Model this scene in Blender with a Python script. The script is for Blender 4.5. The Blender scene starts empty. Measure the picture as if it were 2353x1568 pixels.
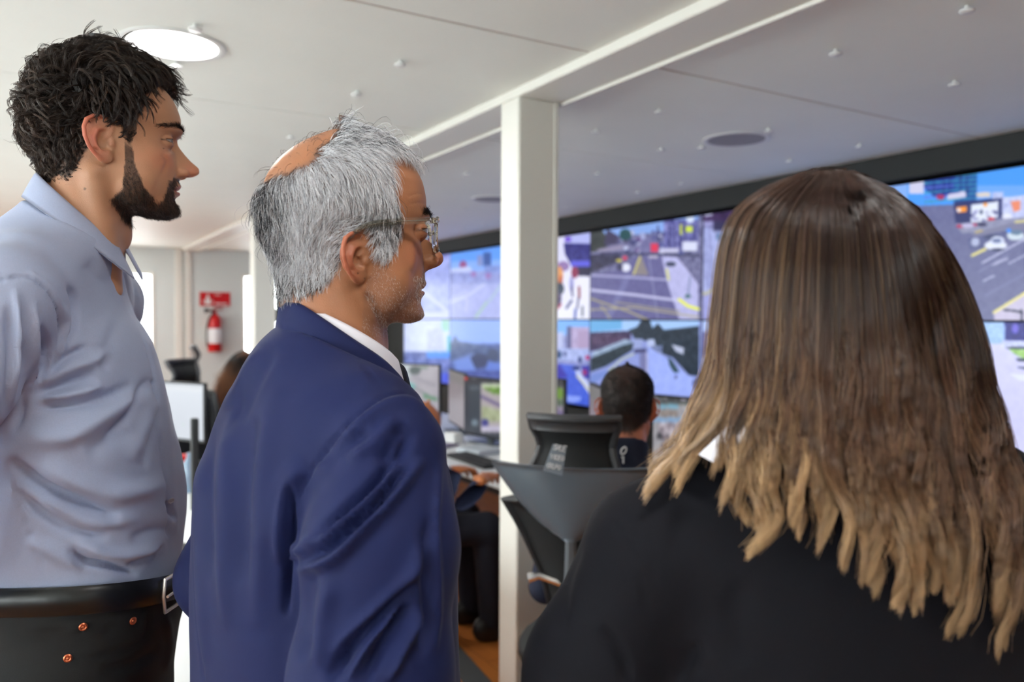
import bpy, math
import numpy as np
from mathutils import Vector, Matrix

# ------------------------------------------------------------------ camera, world, light, exposure
SC = bpy.context.scene
COL = SC.collection
PXW, PXH, FPX = 2353.0, 1568.0, 1823.0
YAW, PITCH, ROLL = math.radians(31.0), math.radians(-1.54), math.radians(0.25)
EYE = Vector((0.0, 0.0, 1.5))
cd = bpy.data.cameras.new('camera')
cam = bpy.data.objects.new('camera', cd)
COL.objects.link(cam)
fw = Vector((math.sin(YAW) * math.cos(PITCH), math.cos(YAW) * math.cos(PITCH), math.sin(PITCH)))
CAMM = (Matrix.Translation(EYE) @ fw.to_track_quat('-Z', 'Y').to_matrix().to_4x4() @ Matrix.Rotation(ROLL, 4, 'Z'))
cam.matrix_world = CAMM
cd.sensor_width = 36.0
cd.lens = 36.0 * FPX / PXW
cd.clip_start = 0.02
cd.dof.use_dof = True
cd.dof.focus_distance = 1.03
cd.dof.aperture_fstop = 3.6
SC.camera = cam
SC.view_settings.view_transform = 'Standard'
SC.view_settings.look = 'None'
SC.view_settings.gamma = 1.0
SC.view_settings.use_curve_mapping = False
SC.view_settings.exposure = 0.24
SC.cycles.use_denoising = True
SC.cycles.max_bounces = 8
SC.cycles.diffuse_bounces = 5
SC.cycles.sample_clamp_indirect = 6.0
SC.cycles.caustics_reflective = False
SC.cycles.caustics_refractive = False
wd = bpy.data.worlds.new('daylight')
SC.world = wd
wd.use_nodes = True
wd.node_tree.nodes['Background'].inputs[0].default_value = (0.93, 0.97, 1.0, 1)
wd.node_tree.nodes['Background'].inputs[1].default_value = 12.0
LAMP_W = 12.0           # watts of a lit ceiling lamp
def area_lamp(name, loc, size, power, color=(1, 1, 1), rot=(0, 0, 0), sy=None, spread=None):
    l = bpy.data.lights.new(name, 'AREA')
    l.shape = 'RECTANGLE' if sy else 'DISK'
    l.size = size
    if sy: l.size_y = sy
    l.energy = power
    l.color = color
    if spread: l.spread = spread
    o = bpy.data.objects.new(name, l)
    o.location = loc
    o.rotation_euler = rot
    COL.objects.link(o)
    return o
CEIL = 1.5 + 0.826
LIT = [(x, y) for x in (0.365, -1.75) for y in (-2.15, 0.22, 2.6, 4.97, 7.34, 9.3)]  # lamps near and behind the camera are unseen, added to light the people
for lx, ly in LIT:
    area_lamp('lamp_light', (lx, ly, CEIL - 0.012), 0.25, LAMP_W * (0.40 if ly < 1 else 1.0), (1.0, 0.99, 0.965))

# ------------------------------------------------------------------ placing helpers
def P(u, v, d):
    """world point seen at pixel (u, v) at camera depth d"""
    return CAMM @ Vector(((u - PXW / 2) / FPX * d, -(v - PXH / 2) / FPX * d, -d))
CINV = np.array(CAMM.inverted())
def project(pts):
    q = pts @ CINV[:3, :3].T.astype(pts.dtype) + CINV[:3, 3].astype(pts.dtype)
    d = -q[:, 2]
    return PXW / 2 + FPX * q[:, 0] / d, PXH / 2 - FPX * q[:, 1] / d, d
def onz(u, v, z):
    """world point at height z seen at pixel (u, v)"""
    q = P(u, v, 1.0) - EYE
    return EYE + q * ((z - EYE.z) / q.z)
def onx(u, v, x):
    q = P(u, v, 1.0) - EYE
    return EYE + q * (x / q.x)
def ony(u, v, y):
    q = P(u, v, 1.0) - EYE
    return EYE + q * (y / q.y)

# ------------------------------------------------------------------ object helpers
def tag(o, label=None, cat=None, group=None, kind=None):
    if label: o['label'] = label
    if cat: o['category'] = cat
    if group: o['group'] = group
    if kind: o['kind'] = kind
    return o
def empty(name, loc=(0, 0, 0), rz=0.0, label=None, cat=None, group=None):
    o = bpy.data.objects.new(name, None)
    o.empty_display_size = 0.1
    COL.objects.link(o)
    o.location = loc
    o.rotation_euler = (0, 0, rz)
    return tag(o, label, cat, group)
def mesh_obj(name, verts, faces, mat=None, parent=None, smooth=False, world=False):
    """faces: list of index tuples, or an (n,3)/(n,4) array"""
    me = bpy.data.meshes.new(name)
    verts = np.asarray(verts, dtype=np.float32)
    if isinstance(faces, np.ndarray):
        n, k = faces.shape
        me.vertices.add(len(verts)); me.vertices.foreach_set('co', verts.ravel())
        me.loops.add(n * k); me.loops.foreach_set('vertex_index', faces.astype(np.int32).ravel())
        me.polygons.add(n); me.polygons.foreach_set('loop_start', np.arange(0, n * k, k, dtype=np.int32))
        me.update(calc_edges=True)
    else:
        me.from_pydata(verts.tolist(), [], faces); me.update()
    if smooth: me.polygons.foreach_set('use_smooth', np.ones(len(me.polygons), dtype=bool))
    if mat: me.materials.append(mat)
    o = bpy.data.objects.new(name, me)
    COL.objects.link(o)
    if parent:
        o.parent = parent
        if world:        # the coordinates given are world coordinates
            o.matrix_parent_inverse = wmat(parent).inverted()
    return o
def wmat(o):
    m = o.matrix_basis.copy() if o.type != 'EMPTY' or True else None
    if o.parent: return wmat(o.parent) @ o.matrix_parent_inverse @ m
    return m
def color_attr(o, rgb, name='tint'):
    me = o.data
    a = me.color_attributes.new(name, 'FLOAT_COLOR', 'POINT')
    c = np.ones((len(me.vertices), 4), dtype=np.float32); c[:, :3] = rgb
    a.data.foreach_set('color', c.ravel())

class MB:
    """collects boxes, bars, tubes, prisms into one mesh"""
    def __init__(s): s.v = []; s.f = []
    def add(s, vs, fs):
        b = len(s.v); s.v += [tuple(v) for v in vs]; s.f += [tuple(i + b for i in f) for f in fs]; return s
    def box(s, lo, hi, bev=0.0, M=None):
        lo, hi = Vector(lo), Vector(hi)
        c, e = (lo + hi) / 2, (hi - lo) / 2
        bev = min(bev, min(e) * 0.98)
        if bev <= 0:
            vs = [Vector((x, y, z)) for x in (lo.x, hi.x) for y in (lo.y, hi.y) for z in (lo.z, hi.z)]
            fs = [(0, 1, 3, 2), (4, 6, 7, 5), (0, 4, 5, 1), (2, 3, 7, 6), (0, 2, 6, 4), (1, 5, 7, 3)]
        else:
            vs = []; key = {}
            for sx in (-1, 1):
                for sy in (-1, 1):
                    for sz in (-1, 1):
                        for ax in range(3):
                            p = [sx * (e.x - bev), sy * (e.y - bev), sz * (e.z - bev)]
                            p[ax] += (sx, sy, sz)[ax] * bev
                            key[(sx, sy, sz, ax)] = len(vs); vs.append(c + Vector(p))
            fs = []
            k = lambda sx, sy, sz, ax: key[(sx, sy, sz, ax)]
            for s1 in (-1, 1):
                q = [k(s1, a, b, 0) for a, b in ((-1, -1), (1, -1), (1, 1), (-1, 1))]; fs.append(q if s1 > 0 else q[::-1])
                q = [k(a, s1, b, 1) for a, b in ((-1, -1), (-1, 1), (1, 1), (1, -1))]; fs.append(q if s1 > 0 else q[::-1])
                q = [k(a, b, s1, 2) for a, b in ((-1, -1), (1, -1), (1, 1), (-1, 1))]; fs.append(q if s1 > 0 else q[::-1])
            for a in (-1, 1):
                for b in (-1, 1):
                    fs.append([k(a, b, -1, 0), k(a, b, 1, 0), k(a, b, 1, 1), k(a, b, -1, 1)])
                    fs.append([k(a, -1, b, 0), k(a, 1, b, 0), k(a, 1, b, 2), k(a, -1, b, 2)])
                    fs.append([k(-1, a, b, 1), k(1, a, b, 1), k(1, a, b, 2), k(-1, a, b, 2)])
                    for d in (-1, 1): fs.append([k(a, b, d, 0), k(a, b, d, 1), k(a, b, d, 2)])
            for i, f in enumerate(fs):      # outward faces
                n = (vs[f[1]] - vs[f[0]]).cross(vs[f[2]] - vs[f[1]])
                m = sum((vs[j] for j in f), Vector()) / len(f) - c
                if n.dot(m) < 0: fs[i] = f[::-1]
        if M is not None: vs = [M @ v for v in vs]
        return s.add(vs, fs)
    def tube(s, pts, r, n=10, caps=True, up=None):
        pts = [Vector(p) for p in pts]
        rs = r if hasattr(r, '__len__') else [r] * len(pts)
        vs = []; prev = None
        for i, p in enumerate(pts):
            t = (pts[min(i + 1, len(pts) - 1)] - pts[max(i - 1, 0)]).normalized()
            if prev is None: a = t.orthogonal().normalized() if up is None else Vector(up).cross(t).normalized()
            else:
                a = prev - t * prev.dot(t); a.normalize()
            prev = a; b = t.cross(a)
            vs += [p + (a * math.cos(2 * math.pi * j / n) + b * math.sin(2 * math.pi * j / n)) * rs[i] for j in range(n)]
        fs = [(i * n + j, i * n + (j + 1) % n, (i + 1) * n + (j + 1) % n, (i + 1) * n + j) for i in range(len(pts) - 1) for j in range(n)]
        if caps: fs += [tuple(range(n))[::-1], tuple((len(pts) - 1) * n + j for j in range(n))]
        return s.add(vs, fs)
    def lathe(s, prof, c=(0, 0, 0), axis='Z', n=32, M=None):
        """prof: (radius, height) pairs"""
        vs = []
        for r, h in prof:
            for j in range(n):
                a = 2 * math.pi * j / n
                q = Vector((r * math.cos(a), r * math.sin(a), h))
                if axis == 'X': q = Vector((q.z, q.x, q.y))
                if axis == 'Y': q = Vector((q.y, q.z, q.x))
                q += Vector(c)
                vs.append(M @ q if M is not None else q)
        fs = [(i * n + j, i * n + (j + 1) % n, (i + 1) * n + (j + 1) % n, (i + 1) * n + j) for i in range(len(prof) - 1) for j in range(n)]
        if prof[0][0] > 1e-6: fs.append(tuple(range(n))[::-1])
        if prof[-1][0] > 1e-6: fs.append(tuple((len(prof) - 1) * n + j for j in range(n)))
        return s.add(vs, fs)
    def prism(s, poly, M, t):
        """2D outline (x, y) extruded from z=0 to z=t, placed by M"""
        n = len(poly)
        vs = [M @ Vector((x, y, 0)) for x, y in poly] + [M @ Vector((x, y, t)) for x, y in poly]
        fs = [tuple(range(n))[::-1], tuple(range(n, 2 * n))] + [(i, (i + 1) % n, n + (i + 1) % n, n + i) for i in range(n)]
        return s.add(vs, fs)
    def obj(s, name, mat, parent=None, smooth=False, world=False):
        o = mesh_obj(name, s.v, s.f, mat, parent, smooth, world)
        if smooth:
            o.data.polygons.foreach_set('use_smooth', np.ones(len(o.data.polygons), dtype=bool))
            try: o.data.set_sharp_from_angle(angle=math.radians(38))
            except Exception: pass
        return o

# ------------------------------------------------------------------ materials
def mat(name, col=(0.8, 0.8, 0.8), rough=0.5, metal=0.0, spec=0.5, noise=0.0, nscale=30.0, bump=0.0, bscale=200.0,
        attr=None, emit=None, estr=0.0, sheen=0.0, trans=0.0, ior=1.45, aniso=None, sss=0.0, coat=0.0, stretch=None):
    m = bpy.data.materials.new(name); m.use_nodes = True
    nt = m.node_tree; b = nt.nodes['Principled BSDF']; L = nt.links
    b.inputs['Base Color'].default_value = (*col, 1)
    b.inputs['Roughness'].default_value = rough
    b.inputs['Metallic'].default_value = metal
    b.inputs['Specular IOR Level'].default_value = spec
    b.inputs['IOR'].default_value = ior
    if sheen: b.inputs['Sheen Weight'].default_value = sheen; b.inputs['Sheen Roughness'].default_value = 0.4
    if trans: b.inputs['Transmission Weight'].default_value = trans
    if coat: b.inputs['Coat Weight'].default_value = coat; b.inputs['Coat Roughness'].default_value = 0.15
    if sss:
        b.inputs['Subsurface Weight'].default_value = sss
        b.inputs['Subsurface Radius'].default_value = (1.0, 0.35, 0.18)
        b.inputs['Subsurface Scale'].default_value = 0.006
    tc = nt.nodes.new('ShaderNodeTexCoord')
    src = tc.outputs['Object']
    if stretch:
        mp = nt.nodes.new('ShaderNodeMapping'); mp.inputs['Scale'].default_value = stretch
        L.new(src, mp.inputs['Vector']); src = mp.outputs['Vector']
    base = None
    if attr:
        at = nt.nodes.new('ShaderNodeAttribute'); at.attribute_name = attr; base = at.outputs['Color']
        L.new(base, b.inputs['Base Color'])
    if noise:
        nz = nt.nodes.new('ShaderNodeTexNoise'); nz.inputs['Scale'].default_value = nscale; nz.inputs['Detail'].default_value = 4
        L.new(src, nz.inputs['Vector'])
        mr = nt.nodes.new('ShaderNodeMapRange'); mr.inputs['From Min'].default_value = 0.3; mr.inputs['From Max'].default_value = 0.7
        mr.inputs['To Min'].default_value = 1 - noise; mr.inputs['To Max'].default_value = 1 + noise
        L.new(nz.outputs['Fac'], mr.inputs['Value'])
        vm = nt.nodes.new('ShaderNodeVectorMath'); vm.operation = 'SCALE'
        if base is not None: L.new(base, vm.inputs[0])
        else: vm.inputs[0].default_value = col
        L.new(mr.outputs['Result'], vm.inputs['Scale']); L.new(vm.outputs['Vector'], b.inputs['Base Color'])
    if bump:
        nb = nt.nodes.new('ShaderNodeTexNoise'); nb.inputs['Scale'].default_value = bscale; nb.inputs['Detail'].default_value = 3
        L.new(src, nb.inputs['Vector'])
        bp = nt.nodes.new('ShaderNodeBump'); bp.inputs['Strength'].default_value = bump; bp.inputs['Distance'].default_value = 0.001
        L.new(nb.outputs['Fac'], bp.inputs['Height']); L.new(bp.outputs['Normal'], b.inputs['Normal'])
    if emit is not None or (attr and estr):
        if attr and emit is None: L.new(base, b.inputs['Emission Color'])
        else: b.inputs['Emission Color'].default_value = (*emit, 1)
        b.inputs['Emission Strength'].default_value = estr
    return m
def srgb(r, g, b):
    f = lambda c: (c / 255 / 12.92) if c <= 10.3 else ((c / 255 + 0.055) / 1.055) ** 2.4
    return (f(r), f(g), f(b))
def srgb_a(a):
    a = np.clip(np.asarray(a, dtype=np.float32) / 255.0, 0, 1)
    return np.where(a <= 0.04045, a / 12.92, ((a + 0.055) / 1.055) ** 2.4)

# ------------------------------------------------------------------ signed distance modelling (numpy) + surface nets
F32 = np.float32
def smin(a, b, k):
    h = np.maximum(k - np.abs(a - b), 0) / k
    return np.minimum(a, b) - h * h * k * 0.25
def smax(a, b, k): return -smin(-a, -b, k)
def sd_ell(X, Y, Z, c, r, R=None):
    x, y, z = X - c[0], Y - c[1], Z - c[2]
    if R is not None:
        R = np.array(R, dtype=F32)
        x, y, z = (R[0, 0] * x + R[1, 0] * y + R[2, 0] * z, R[0, 1] * x + R[1, 1] * y + R[2, 1] * z, R[0, 2] * x + R[1, 2] * y + R[2, 2] * z)
    k0 = np.sqrt((x / r[0]) ** 2 + (y / r[1]) ** 2 + (z / r[2]) ** 2)
    k1 = np.sqrt((x / r[0] ** 2) ** 2 + (y / r[1] ** 2) ** 2 + (z / r[2] ** 2) ** 2) + 1e-9
    return k0 * (k0 - 1) / k1
def sd_cone(X, Y, Z, a, b, r1, r2, flat=None):
    """round cone from a to b; flat=(dir, factor) squashes across dir"""
    a = np.array(a, dtype=F32); b = np.array(b, dtype=F32)
    x, y, z = X - a[0], Y - a[1], Z - a[2]
    d = b - a; L2 = float(d @ d) + 1e-12
    t = np.clip((x * d[0] + y * d[1] + z * d[2]) / L2, 0, 1)
    x, y, z = x - t * d[0], y - t * d[1], z - t * d[2]
    if flat is not None:
        n = np.array(flat[0], dtype=F32); n /= np.linalg.norm(n)
        q = x * n[0] + y * n[1] + z * n[2]; s = flat[1] - 1
        x, y, z = x + q * s * n[0], y + q * s * n[1], z + q * s * n[2]
    return np.sqrt(x * x + y * y + z * z) - (r1 + (r2 - r1) * t)
def sd_chain(X, Y, Z, pts, rs, k=0.004, flat=None):
    d = None
    for i in range(len(pts) - 1):
        e = sd_cone(X, Y, Z, pts[i], pts[i + 1], rs[i], rs[i + 1], flat)
        d = e if d is None else smin(d, e, k)
    return d
def cub(z, zs, vs):
    """monotone-ish cubic interpolation"""
    zs = np.asarray(zs, dtype=np.float64); vs = np.asarray(vs, dtype=np.float64)
    o = np.argsort(zs); zs, vs = zs[o], vs[o]
    h = np.diff(zs); dl = np.diff(vs) / h
    m = np.zeros_like(vs); m[0], m[-1] = dl[0], dl[-1]
    s = dl[:-1] * dl[1:] > 0
    w1, w2 = 2 * h[1:] + h[:-1], h[1:] + 2 * h[:-1]
    with np.errstate(divide='ignore', invalid='ignore'):
        m[1:-1] = np.where(s, (w1 + w2) / (w1 / dl[:-1] + w2 / dl[1:]), 0)
    z = np.clip(z, zs[0], zs[-1])
    i = np.clip(np.searchsorted(zs, z) - 1, 0, len(h) - 1)
    t = (z - zs[i]) / h[i]
    t2, t3 = t * t, t * t * t
    return ((2 * t3 - 3 * t2 + 1) * vs[i] + (t3 - 2 * t2 + t) * h[i] * m[i] + (3 * t2 - 2 * t3) * vs[i + 1] + (t3 - t2) * h[i] * m[i + 1]).astype(F32)
def sd_tower(X, Y, Z, table, ang=0.0, p=2.0):
    """stack of (super)elliptic sections: rows (z, cx, cy, a, b), axes turned by ang"""
    T = np.array(table, dtype=np.float64)
    z1 = np.unique(Z)
    if len(z1) < 4000:
        idx = np.searchsorted(z1, Z)
        g = lambda c: cub(z1, T[:, 0], T[:, c])[idx]
    else: g = lambda c: cub(Z, T[:, 0], T[:, c])
    cx, cy, a, b = g(1), g(2), g(3), g(4)
    x, y = X - cx, Y - cy
    ca, sa = math.cos(ang), math.sin(ang)
    x, y = x * ca + y * sa, -x * sa + y * ca
    if p == 2.0:
        k0 = np.sqrt((x / a) ** 2 + (y / b) ** 2) + 1e-9
        k1 = np.sqrt((x / a ** 2) ** 2 + (y / b ** 2) ** 2) + 1e-9
        d = k0 * (k0 - 1) / k1
    else:
        k0 = (np.abs(x / a) ** p + np.abs(y / b) ** p) ** (1 / p)
        d = (k0 - 1) * np.minimum(a, b)
    lo, hi = T[:, 0].min(), T[:, 0].max()
    return np.maximum(d, np.maximum(lo - Z, Z - hi))
def surface_nets(fn, lo, hi, h):
    lo = np.array(lo, dtype=np.float64); hi = np.array(hi, dtype=np.float64)
    n = np.ceil((hi - lo) / h).astype(int) + 1
    ax = [(lo[i] + h * np.arange(n[i])).astype(F32) for i in range(3)]
    X, Y, Z = np.meshgrid(*ax, indexing='ij')
    F = fn(X, Y, Z).astype(F32)
    S = F < 0
    c = n - 1
    sl = lambda i, j, k: (slice(i, i + c[0]), slice(j, j + c[1]), slice(k, k + c[2]))
    cnt = np.zeros(c, dtype=np.int8)
    for i in (0, 1):
        for j in (0, 1):
            for k in (0, 1): cnt += S[sl(i, j, k)]
    act = np.argwhere((cnt > 0) & (cnt < 8))
    idx = -np.ones(c, dtype=np.int64); idx[act[:, 0], act[:, 1], act[:, 2]] = np.arange(len(act))
    acc = np.zeros((len(act), 3)); m = np.zeros(len(act))
    cor = [(i, j, k) for i in (0, 1) for j in (0, 1) for k in (0, 1)]
    val = {q: F[act[:, 0] + q[0], act[:, 1] + q[1], act[:, 2] + q[2]] for q in cor}
    for a in cor:
        for d in range(3):
            if a[d]: continue
            b = list(a); b[d] = 1; b = tuple(b)
            fa, fb = val[a], val[b]
            x = (fa < 0) != (fb < 0)
            t = fa / (fa - fb + 1e-12 * (~x))
            t = np.where(x, t, 0)
            for q in range(3): acc[:, q] += np.where(x, a[q] + (t if q == d else 0), 0)
            m += x
    vs = lo + h * (act + acc / m[:, None])
    quads = []
    for d in range(3):
        e = [slice(0, None)] * 3; f = [slice(0, None)] * 3
        e[d] = slice(0, -1); f[d] = slice(1, None)
        A, B = S[tuple(e)], S[tuple(f)]
        cr = np.argwhere(A != B)
        u, v = (d + 1) % 3, (d + 2) % 3
        ok = (cr[:, u] > 0) & (cr[:, v] > 0) & (cr[:, u] < n[u] - 1) & (cr[:, v] < n[v] - 1)
        cr = cr[ok]
        if not len(cr): continue
        q = []
        for du, dv in ((1, 1), (0, 1), (0, 0), (1, 0)):
            g = cr.copy(); g[:, u] -= du; g[:, v] -= dv
            q.append(idx[g[:, 0], g[:, 1], g[:, 2]])
        q = np.stack(q, 1)
        fl = ~A[cr[:, 0], cr[:, 1], cr[:, 2]]
        q[fl] = q[fl][:, ::-1]
        quads.append(q)
    return vs.astype(F32), np.concatenate(quads)
def vnormals(v, f):
    v = np.asarray(v, dtype=np.float64)
    d1 = v[f[:, 2]] - v[f[:, 0]]; d2 = v[f[:, 3]] - v[f[:, 1]]
    fn = np.cross(d1, d2)
    n = np.zeros_like(v)
    for k in range(4):
        for q in range(3): n[:, q] += np.bincount(f[:, k], weights=fn[:, q], minlength=len(v))
    return n / (np.linalg.norm(n, axis=1, keepdims=True) + 1e-12)
def smooth_mesh(v, f, it=2, lam=0.5):
    e = np.concatenate([f[:, [0, 1]], f[:, [1, 2]], f[:, [2, 3]], f[:, [3, 0]]])
    v = v.astype(np.float64)
    deg = np.bincount(e[:, 0], minlength=len(v)) + np.bincount(e[:, 1], minlength=len(v))
    for _ in range(it):
        a = np.zeros_like(v)
        for q in range(3):
            a[:, q] = np.bincount(e[:, 0], weights=v[e[:, 1], q], minlength=len(v)) + np.bincount(e[:, 1], weights=v[e[:, 0], q], minlength=len(v))
        v = v + lam * (a / deg[:, None] - v)
    return v
def nz3(p, s, seed=0):
    """cheap smooth 3D noise, about -1..1"""
    rng = np.random.RandomState(seed)
    o = np.zeros(len(p))
    for i in range(7):
        k = rng.normal(size=3); k /= np.linalg.norm(k)
        o += np.sin((p @ k) * s * rng.uniform(0.6, 1.5) + rng.uniform(0, 6.28) + 1.3 * np.sin((p @ np.roll(k, 1)) * s * 0.7 + i))
    return o / 3.2

def seg_dist(u, v, pts):
    """distance of pixel points to a polyline, and the arc position 0..1"""
    pts = np.array(pts, dtype=np.float64)
    L = np.linalg.norm(np.diff(pts, axis=0), axis=1); tot = L.sum(); acc = 0
    best = np.full(len(u), 1e9); arc = np.zeros(len(u)); side = np.zeros(len(u))
    for i in range(len(pts) - 1):
        a, d = pts[i], pts[i + 1] - pts[i]
        t = np.clip(((u - a[0]) * d[0] + (v - a[1]) * d[1]) / (d @ d), 0, 1)
        dx, dy = u - a[0] - t * d[0], v - a[1] - t * d[1]
        r = np.hypot(dx, dy); c = r < best
        best = np.where(c, r, best); arc = np.where(c, (acc + t * L[i]) / tot, arc)
        side = np.where(c, np.sign(d[0] * dy - d[1] * dx), side)
        acc += L[i]
    return best, arc, side
def spline(pts, n=8):
    """Catmull-Rom through 2D or 3D points"""
    p = np.array(pts, dtype=np.float64)
    p = np.vstack([2 * p[0] - p[1], p, 2 * p[-1] - p[-2]])
    out = []
    for i in range(1, len(p) - 2):
        for t in np.linspace(0, 1, n, endpoint=False):
            a, b, c, d = p[i - 1], p[i], p[i + 1], p[i + 2]
            out.append(0.5 * (2 * b + (c - a) * t + (2 * a - 5 * b + 4 * c - d) * t * t + (3 * b - a - 3 * c + d) * t ** 3))
    out.append(p[-2])
    return np.array(out)
def folds(v, f, specs, facing=True, gain=1.0):
    """raise (amp > 0) or sink cloth along pixel polylines on the side that faces the viewer; spec = (pts, width_px, amp_m[, sharp])"""
    n = vnormals(v, f)
    u, w, d = project(v)
    e = np.array(EYE) - v; e /= np.linalg.norm(e, axis=1, keepdims=True)
    face = np.clip(((n * e).sum(1) + 0.05) * 3, 0, 1) if facing else np.ones(len(v))
    disp = np.zeros(len(v))
    for s in specs:
        pts, wd, amp = s[:3]
        dist, arc, side = seg_dist(u, w, spline(pts, 6) if len(pts) > 2 else pts)
        taper = np.clip(np.minimum(arc, 1 - arc) * 5, 0.0, 1) ** 0.7 if len(s) < 4 or s[3] == 't' else np.ones(len(v))
        if len(s) > 3 and s[3] == 'step':      # one side slides under the other
            disp += amp * np.exp(-(dist / wd) ** 2) * (side > 0) * np.clip(np.minimum(arc, 1 - arc) * 12, 0, 1)
        else: disp += amp * gain * np.exp(-(dist / wd) ** 2) * taper
    return v + n * (disp * face)[:, None]

# hair strands as one mesh of thin three-sided tubes
def strands_mesh(pts, rad):
    """pts (n, k, 3), rad (n, k) -> verts, quads"""
    n, k, _ = pts.shape
    t = np.gradient(pts, axis=1); t /= np.linalg.norm(t, axis=2, keepdims=True) + 1e-12
    ref = np.zeros_like(t); ref[..., 2] = 1.0
    bad = np.abs(t[..., 2]) > 0.9
    ref[bad] = (1, 0, 0)
    ref = np.broadcast_to(ref[:, :1] * 0 + np.array([0.31, 0.57, 0.76]), t.shape)
    a = np.cross(t, ref); a /= np.linalg.norm(a, axis=2, keepdims=True) + 1e-9
    b = np.cross(t, a)
    vs = []
    for j in range(3):
        c, s = math.cos(2 * math.pi * j / 3), math.sin(2 * math.pi * j / 3)
        vs.append(pts + (a * c + b * s) * rad[..., None])
    vs = np.stack(vs, 2).reshape(-1, 3)
    base = (np.arange(n)[:, None] * k + np.arange(k - 1)[None, :]).ravel() * 3
    q = []
    for j in range(3):
        j2 = (j + 1) % 3
        q.append(np.stack([base + j, base + j2, base + 3 + j2, base + 3 + j], 1))
    return vs.astype(F32), np.concatenate(q)
def strands_obj(name, pts, rad, col, m, parent, world=True):
    v, f = strands_mesh(pts, rad)
    o = mesh_obj(name, v, f, m, parent, smooth=True, world=world)
    color_attr(o, np.repeat(col.reshape(-1, 3), 3, axis=0))
    return o

def nrm(a): return a / (np.linalg.norm(a, axis=-1, keepdims=True) + 1e-12)
def grid_patch(name, rows, m, parent, th=.01, world=False):
    """a curved sheet through rows of points, given a thickness"""
    R = np.array(rows, dtype=float); a, b, _ = R.shape
    du = np.gradient(R, axis=0); dv = np.gradient(R, axis=1); n = nrm(np.cross(du, dv))
    v = np.concatenate([(R + n * th / 2).reshape(-1, 3), (R - n * th / 2).reshape(-1, 3)]); o = a * b
    f = []
    for i in range(a - 1):
        for j in range(b - 1):
            k = i * b + j; f += [(k, k + b, k + b + 1, k + 1), (o + k, o + k + 1, o + k + b + 1, o + k + b)]
    for i in range(a - 1):
        for k in (i * b, i * b + b - 1): f.append((k, k + b, o + k + b, o + k) if k % b else (k, o + k, o + k + b, k + b))
    for j in range(b - 1):
        for k in (j, (a - 1) * b + j): f.append((k, k + 1, o + k + 1, o + k) if k >= b else (k, o + k, o + k + 1, k + 1))
    return mesh_obj(name, v, f, m, parent, True, world)
# ================================================================== the room
M_ceil = mat('ceiling_panel', srgb(240, 242, 236), 0.55, noise=0.015, nscale=3)
M_frame = mat('white_painted_steel', srgb(226, 224, 216), 0.45)
M_wall = mat('wall_panel', srgb(212, 219, 217), 0.6, noise=0.01, nscale=5)
M_seam = mat('seam_strip', srgb(176, 158, 152), 0.8)  # pinkish grey strips set behind the gaps between ceiling panels
M_black = mat('matt_black', srgb(30, 33, 34), 0.6)
M_dark = mat('dark_plastic', srgb(34, 36, 39), 0.45)
M_grey = mat('grey_plastic', srgb(96, 102, 108), 0.38)
M_white = mat('white_plastic', srgb(232, 233, 232), 0.4)
M_chrome = mat('chrome', (0.8, 0.8, 0.8), 0.2, 1.0)
def thin_glass(name, amount, tint=(1, 1, 1)):
    m = bpy.data.materials.new(name); m.use_nodes = True
    nt = m.node_tree; nt.nodes.clear(); L = nt.links
    o = nt.nodes.new('ShaderNodeOutputMaterial'); t = nt.nodes.new('ShaderNodeBsdfTransparent'); g = nt.nodes.new('ShaderNodeBsdfGlossy')
    x = nt.nodes.new('ShaderNodeMixShader'); t.inputs[0].default_value = (*tint, 1); g.inputs['Roughness'].default_value = 0.03
    x.inputs[0].default_value = amount
    L.new(t.outputs[0], x.inputs[1]); L.new(g.outputs[0], x.inputs[2]); L.new(x.outputs[0], o.inputs[0])
    return m
M_glass = thin_glass('window_glass', 0.06, (0.96, 0.98, 0.97))
YB, YF, XL, XR = -3.2, 10.1, -3.4, 3.80
def struct(name, mb, m, smooth=False): return tag(mb.obj(name, m, None, smooth), kind='structure')

mf = mat('wood_floor', srgb(206, 128, 62), 0.35, spec=0.4)
nt = mf.node_tree; b_ = nt.nodes['Principled BSDF']
tc = nt.nodes.new('ShaderNodeTexCoord'); br = nt.nodes.new('ShaderNodeTexBrick'); nz_ = nt.nodes.new('ShaderNodeTexNoise')
mp = nt.nodes.new('ShaderNodeMapping'); mp.inputs['Scale'].default_value = (2, 24, 1)
mp2 = nt.nodes.new('ShaderNodeMapping'); mp2.inputs['Rotation'].default_value = (0, 0, 1.5708)
nt.links.new(tc.outputs['Object'], mp2.inputs['Vector']); nt.links.new(mp2.outputs['Vector'], br.inputs['Vector'])
br.inputs['Scale'].default_value = 1; br.inputs['Brick Width'].default_value = 1.2; br.inputs['Row Height'].default_value = 0.14
br.inputs['Mortar Size'].default_value = 0.002
br.inputs['Color1'].default_value = (*srgb(196, 120, 58), 1); br.inputs['Color2'].default_value = (*srgb(176, 102, 48), 1)
br.inputs['Mortar'].default_value = (*srgb(110, 60, 26), 1)
nt.links.new(mp2.outputs['Vector'], mp.inputs['Vector']); nt.links.new(mp.outputs['Vector'], nz_.inputs['Vector'])
nz_.inputs['Scale'].default_value = 2.0; nz_.inputs['Detail'].default_value = 6
mx = nt.nodes.new('ShaderNodeMix'); mx.data_type = 'RGBA'; mx.blend_type = 'MULTIPLY'; mx.inputs['Factor'].default_value = 0.6
cr = nt.nodes.new('ShaderNodeValToRGB'); cr.color_ramp.elements[0].position = 0.3; cr.color_ramp.elements[0].color = (0.55, 0.5, 0.45, 1)
cr.color_ramp.elements[1].position = 0.7; cr.color_ramp.elements[1].color = (1, 1, 1, 1)
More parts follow.
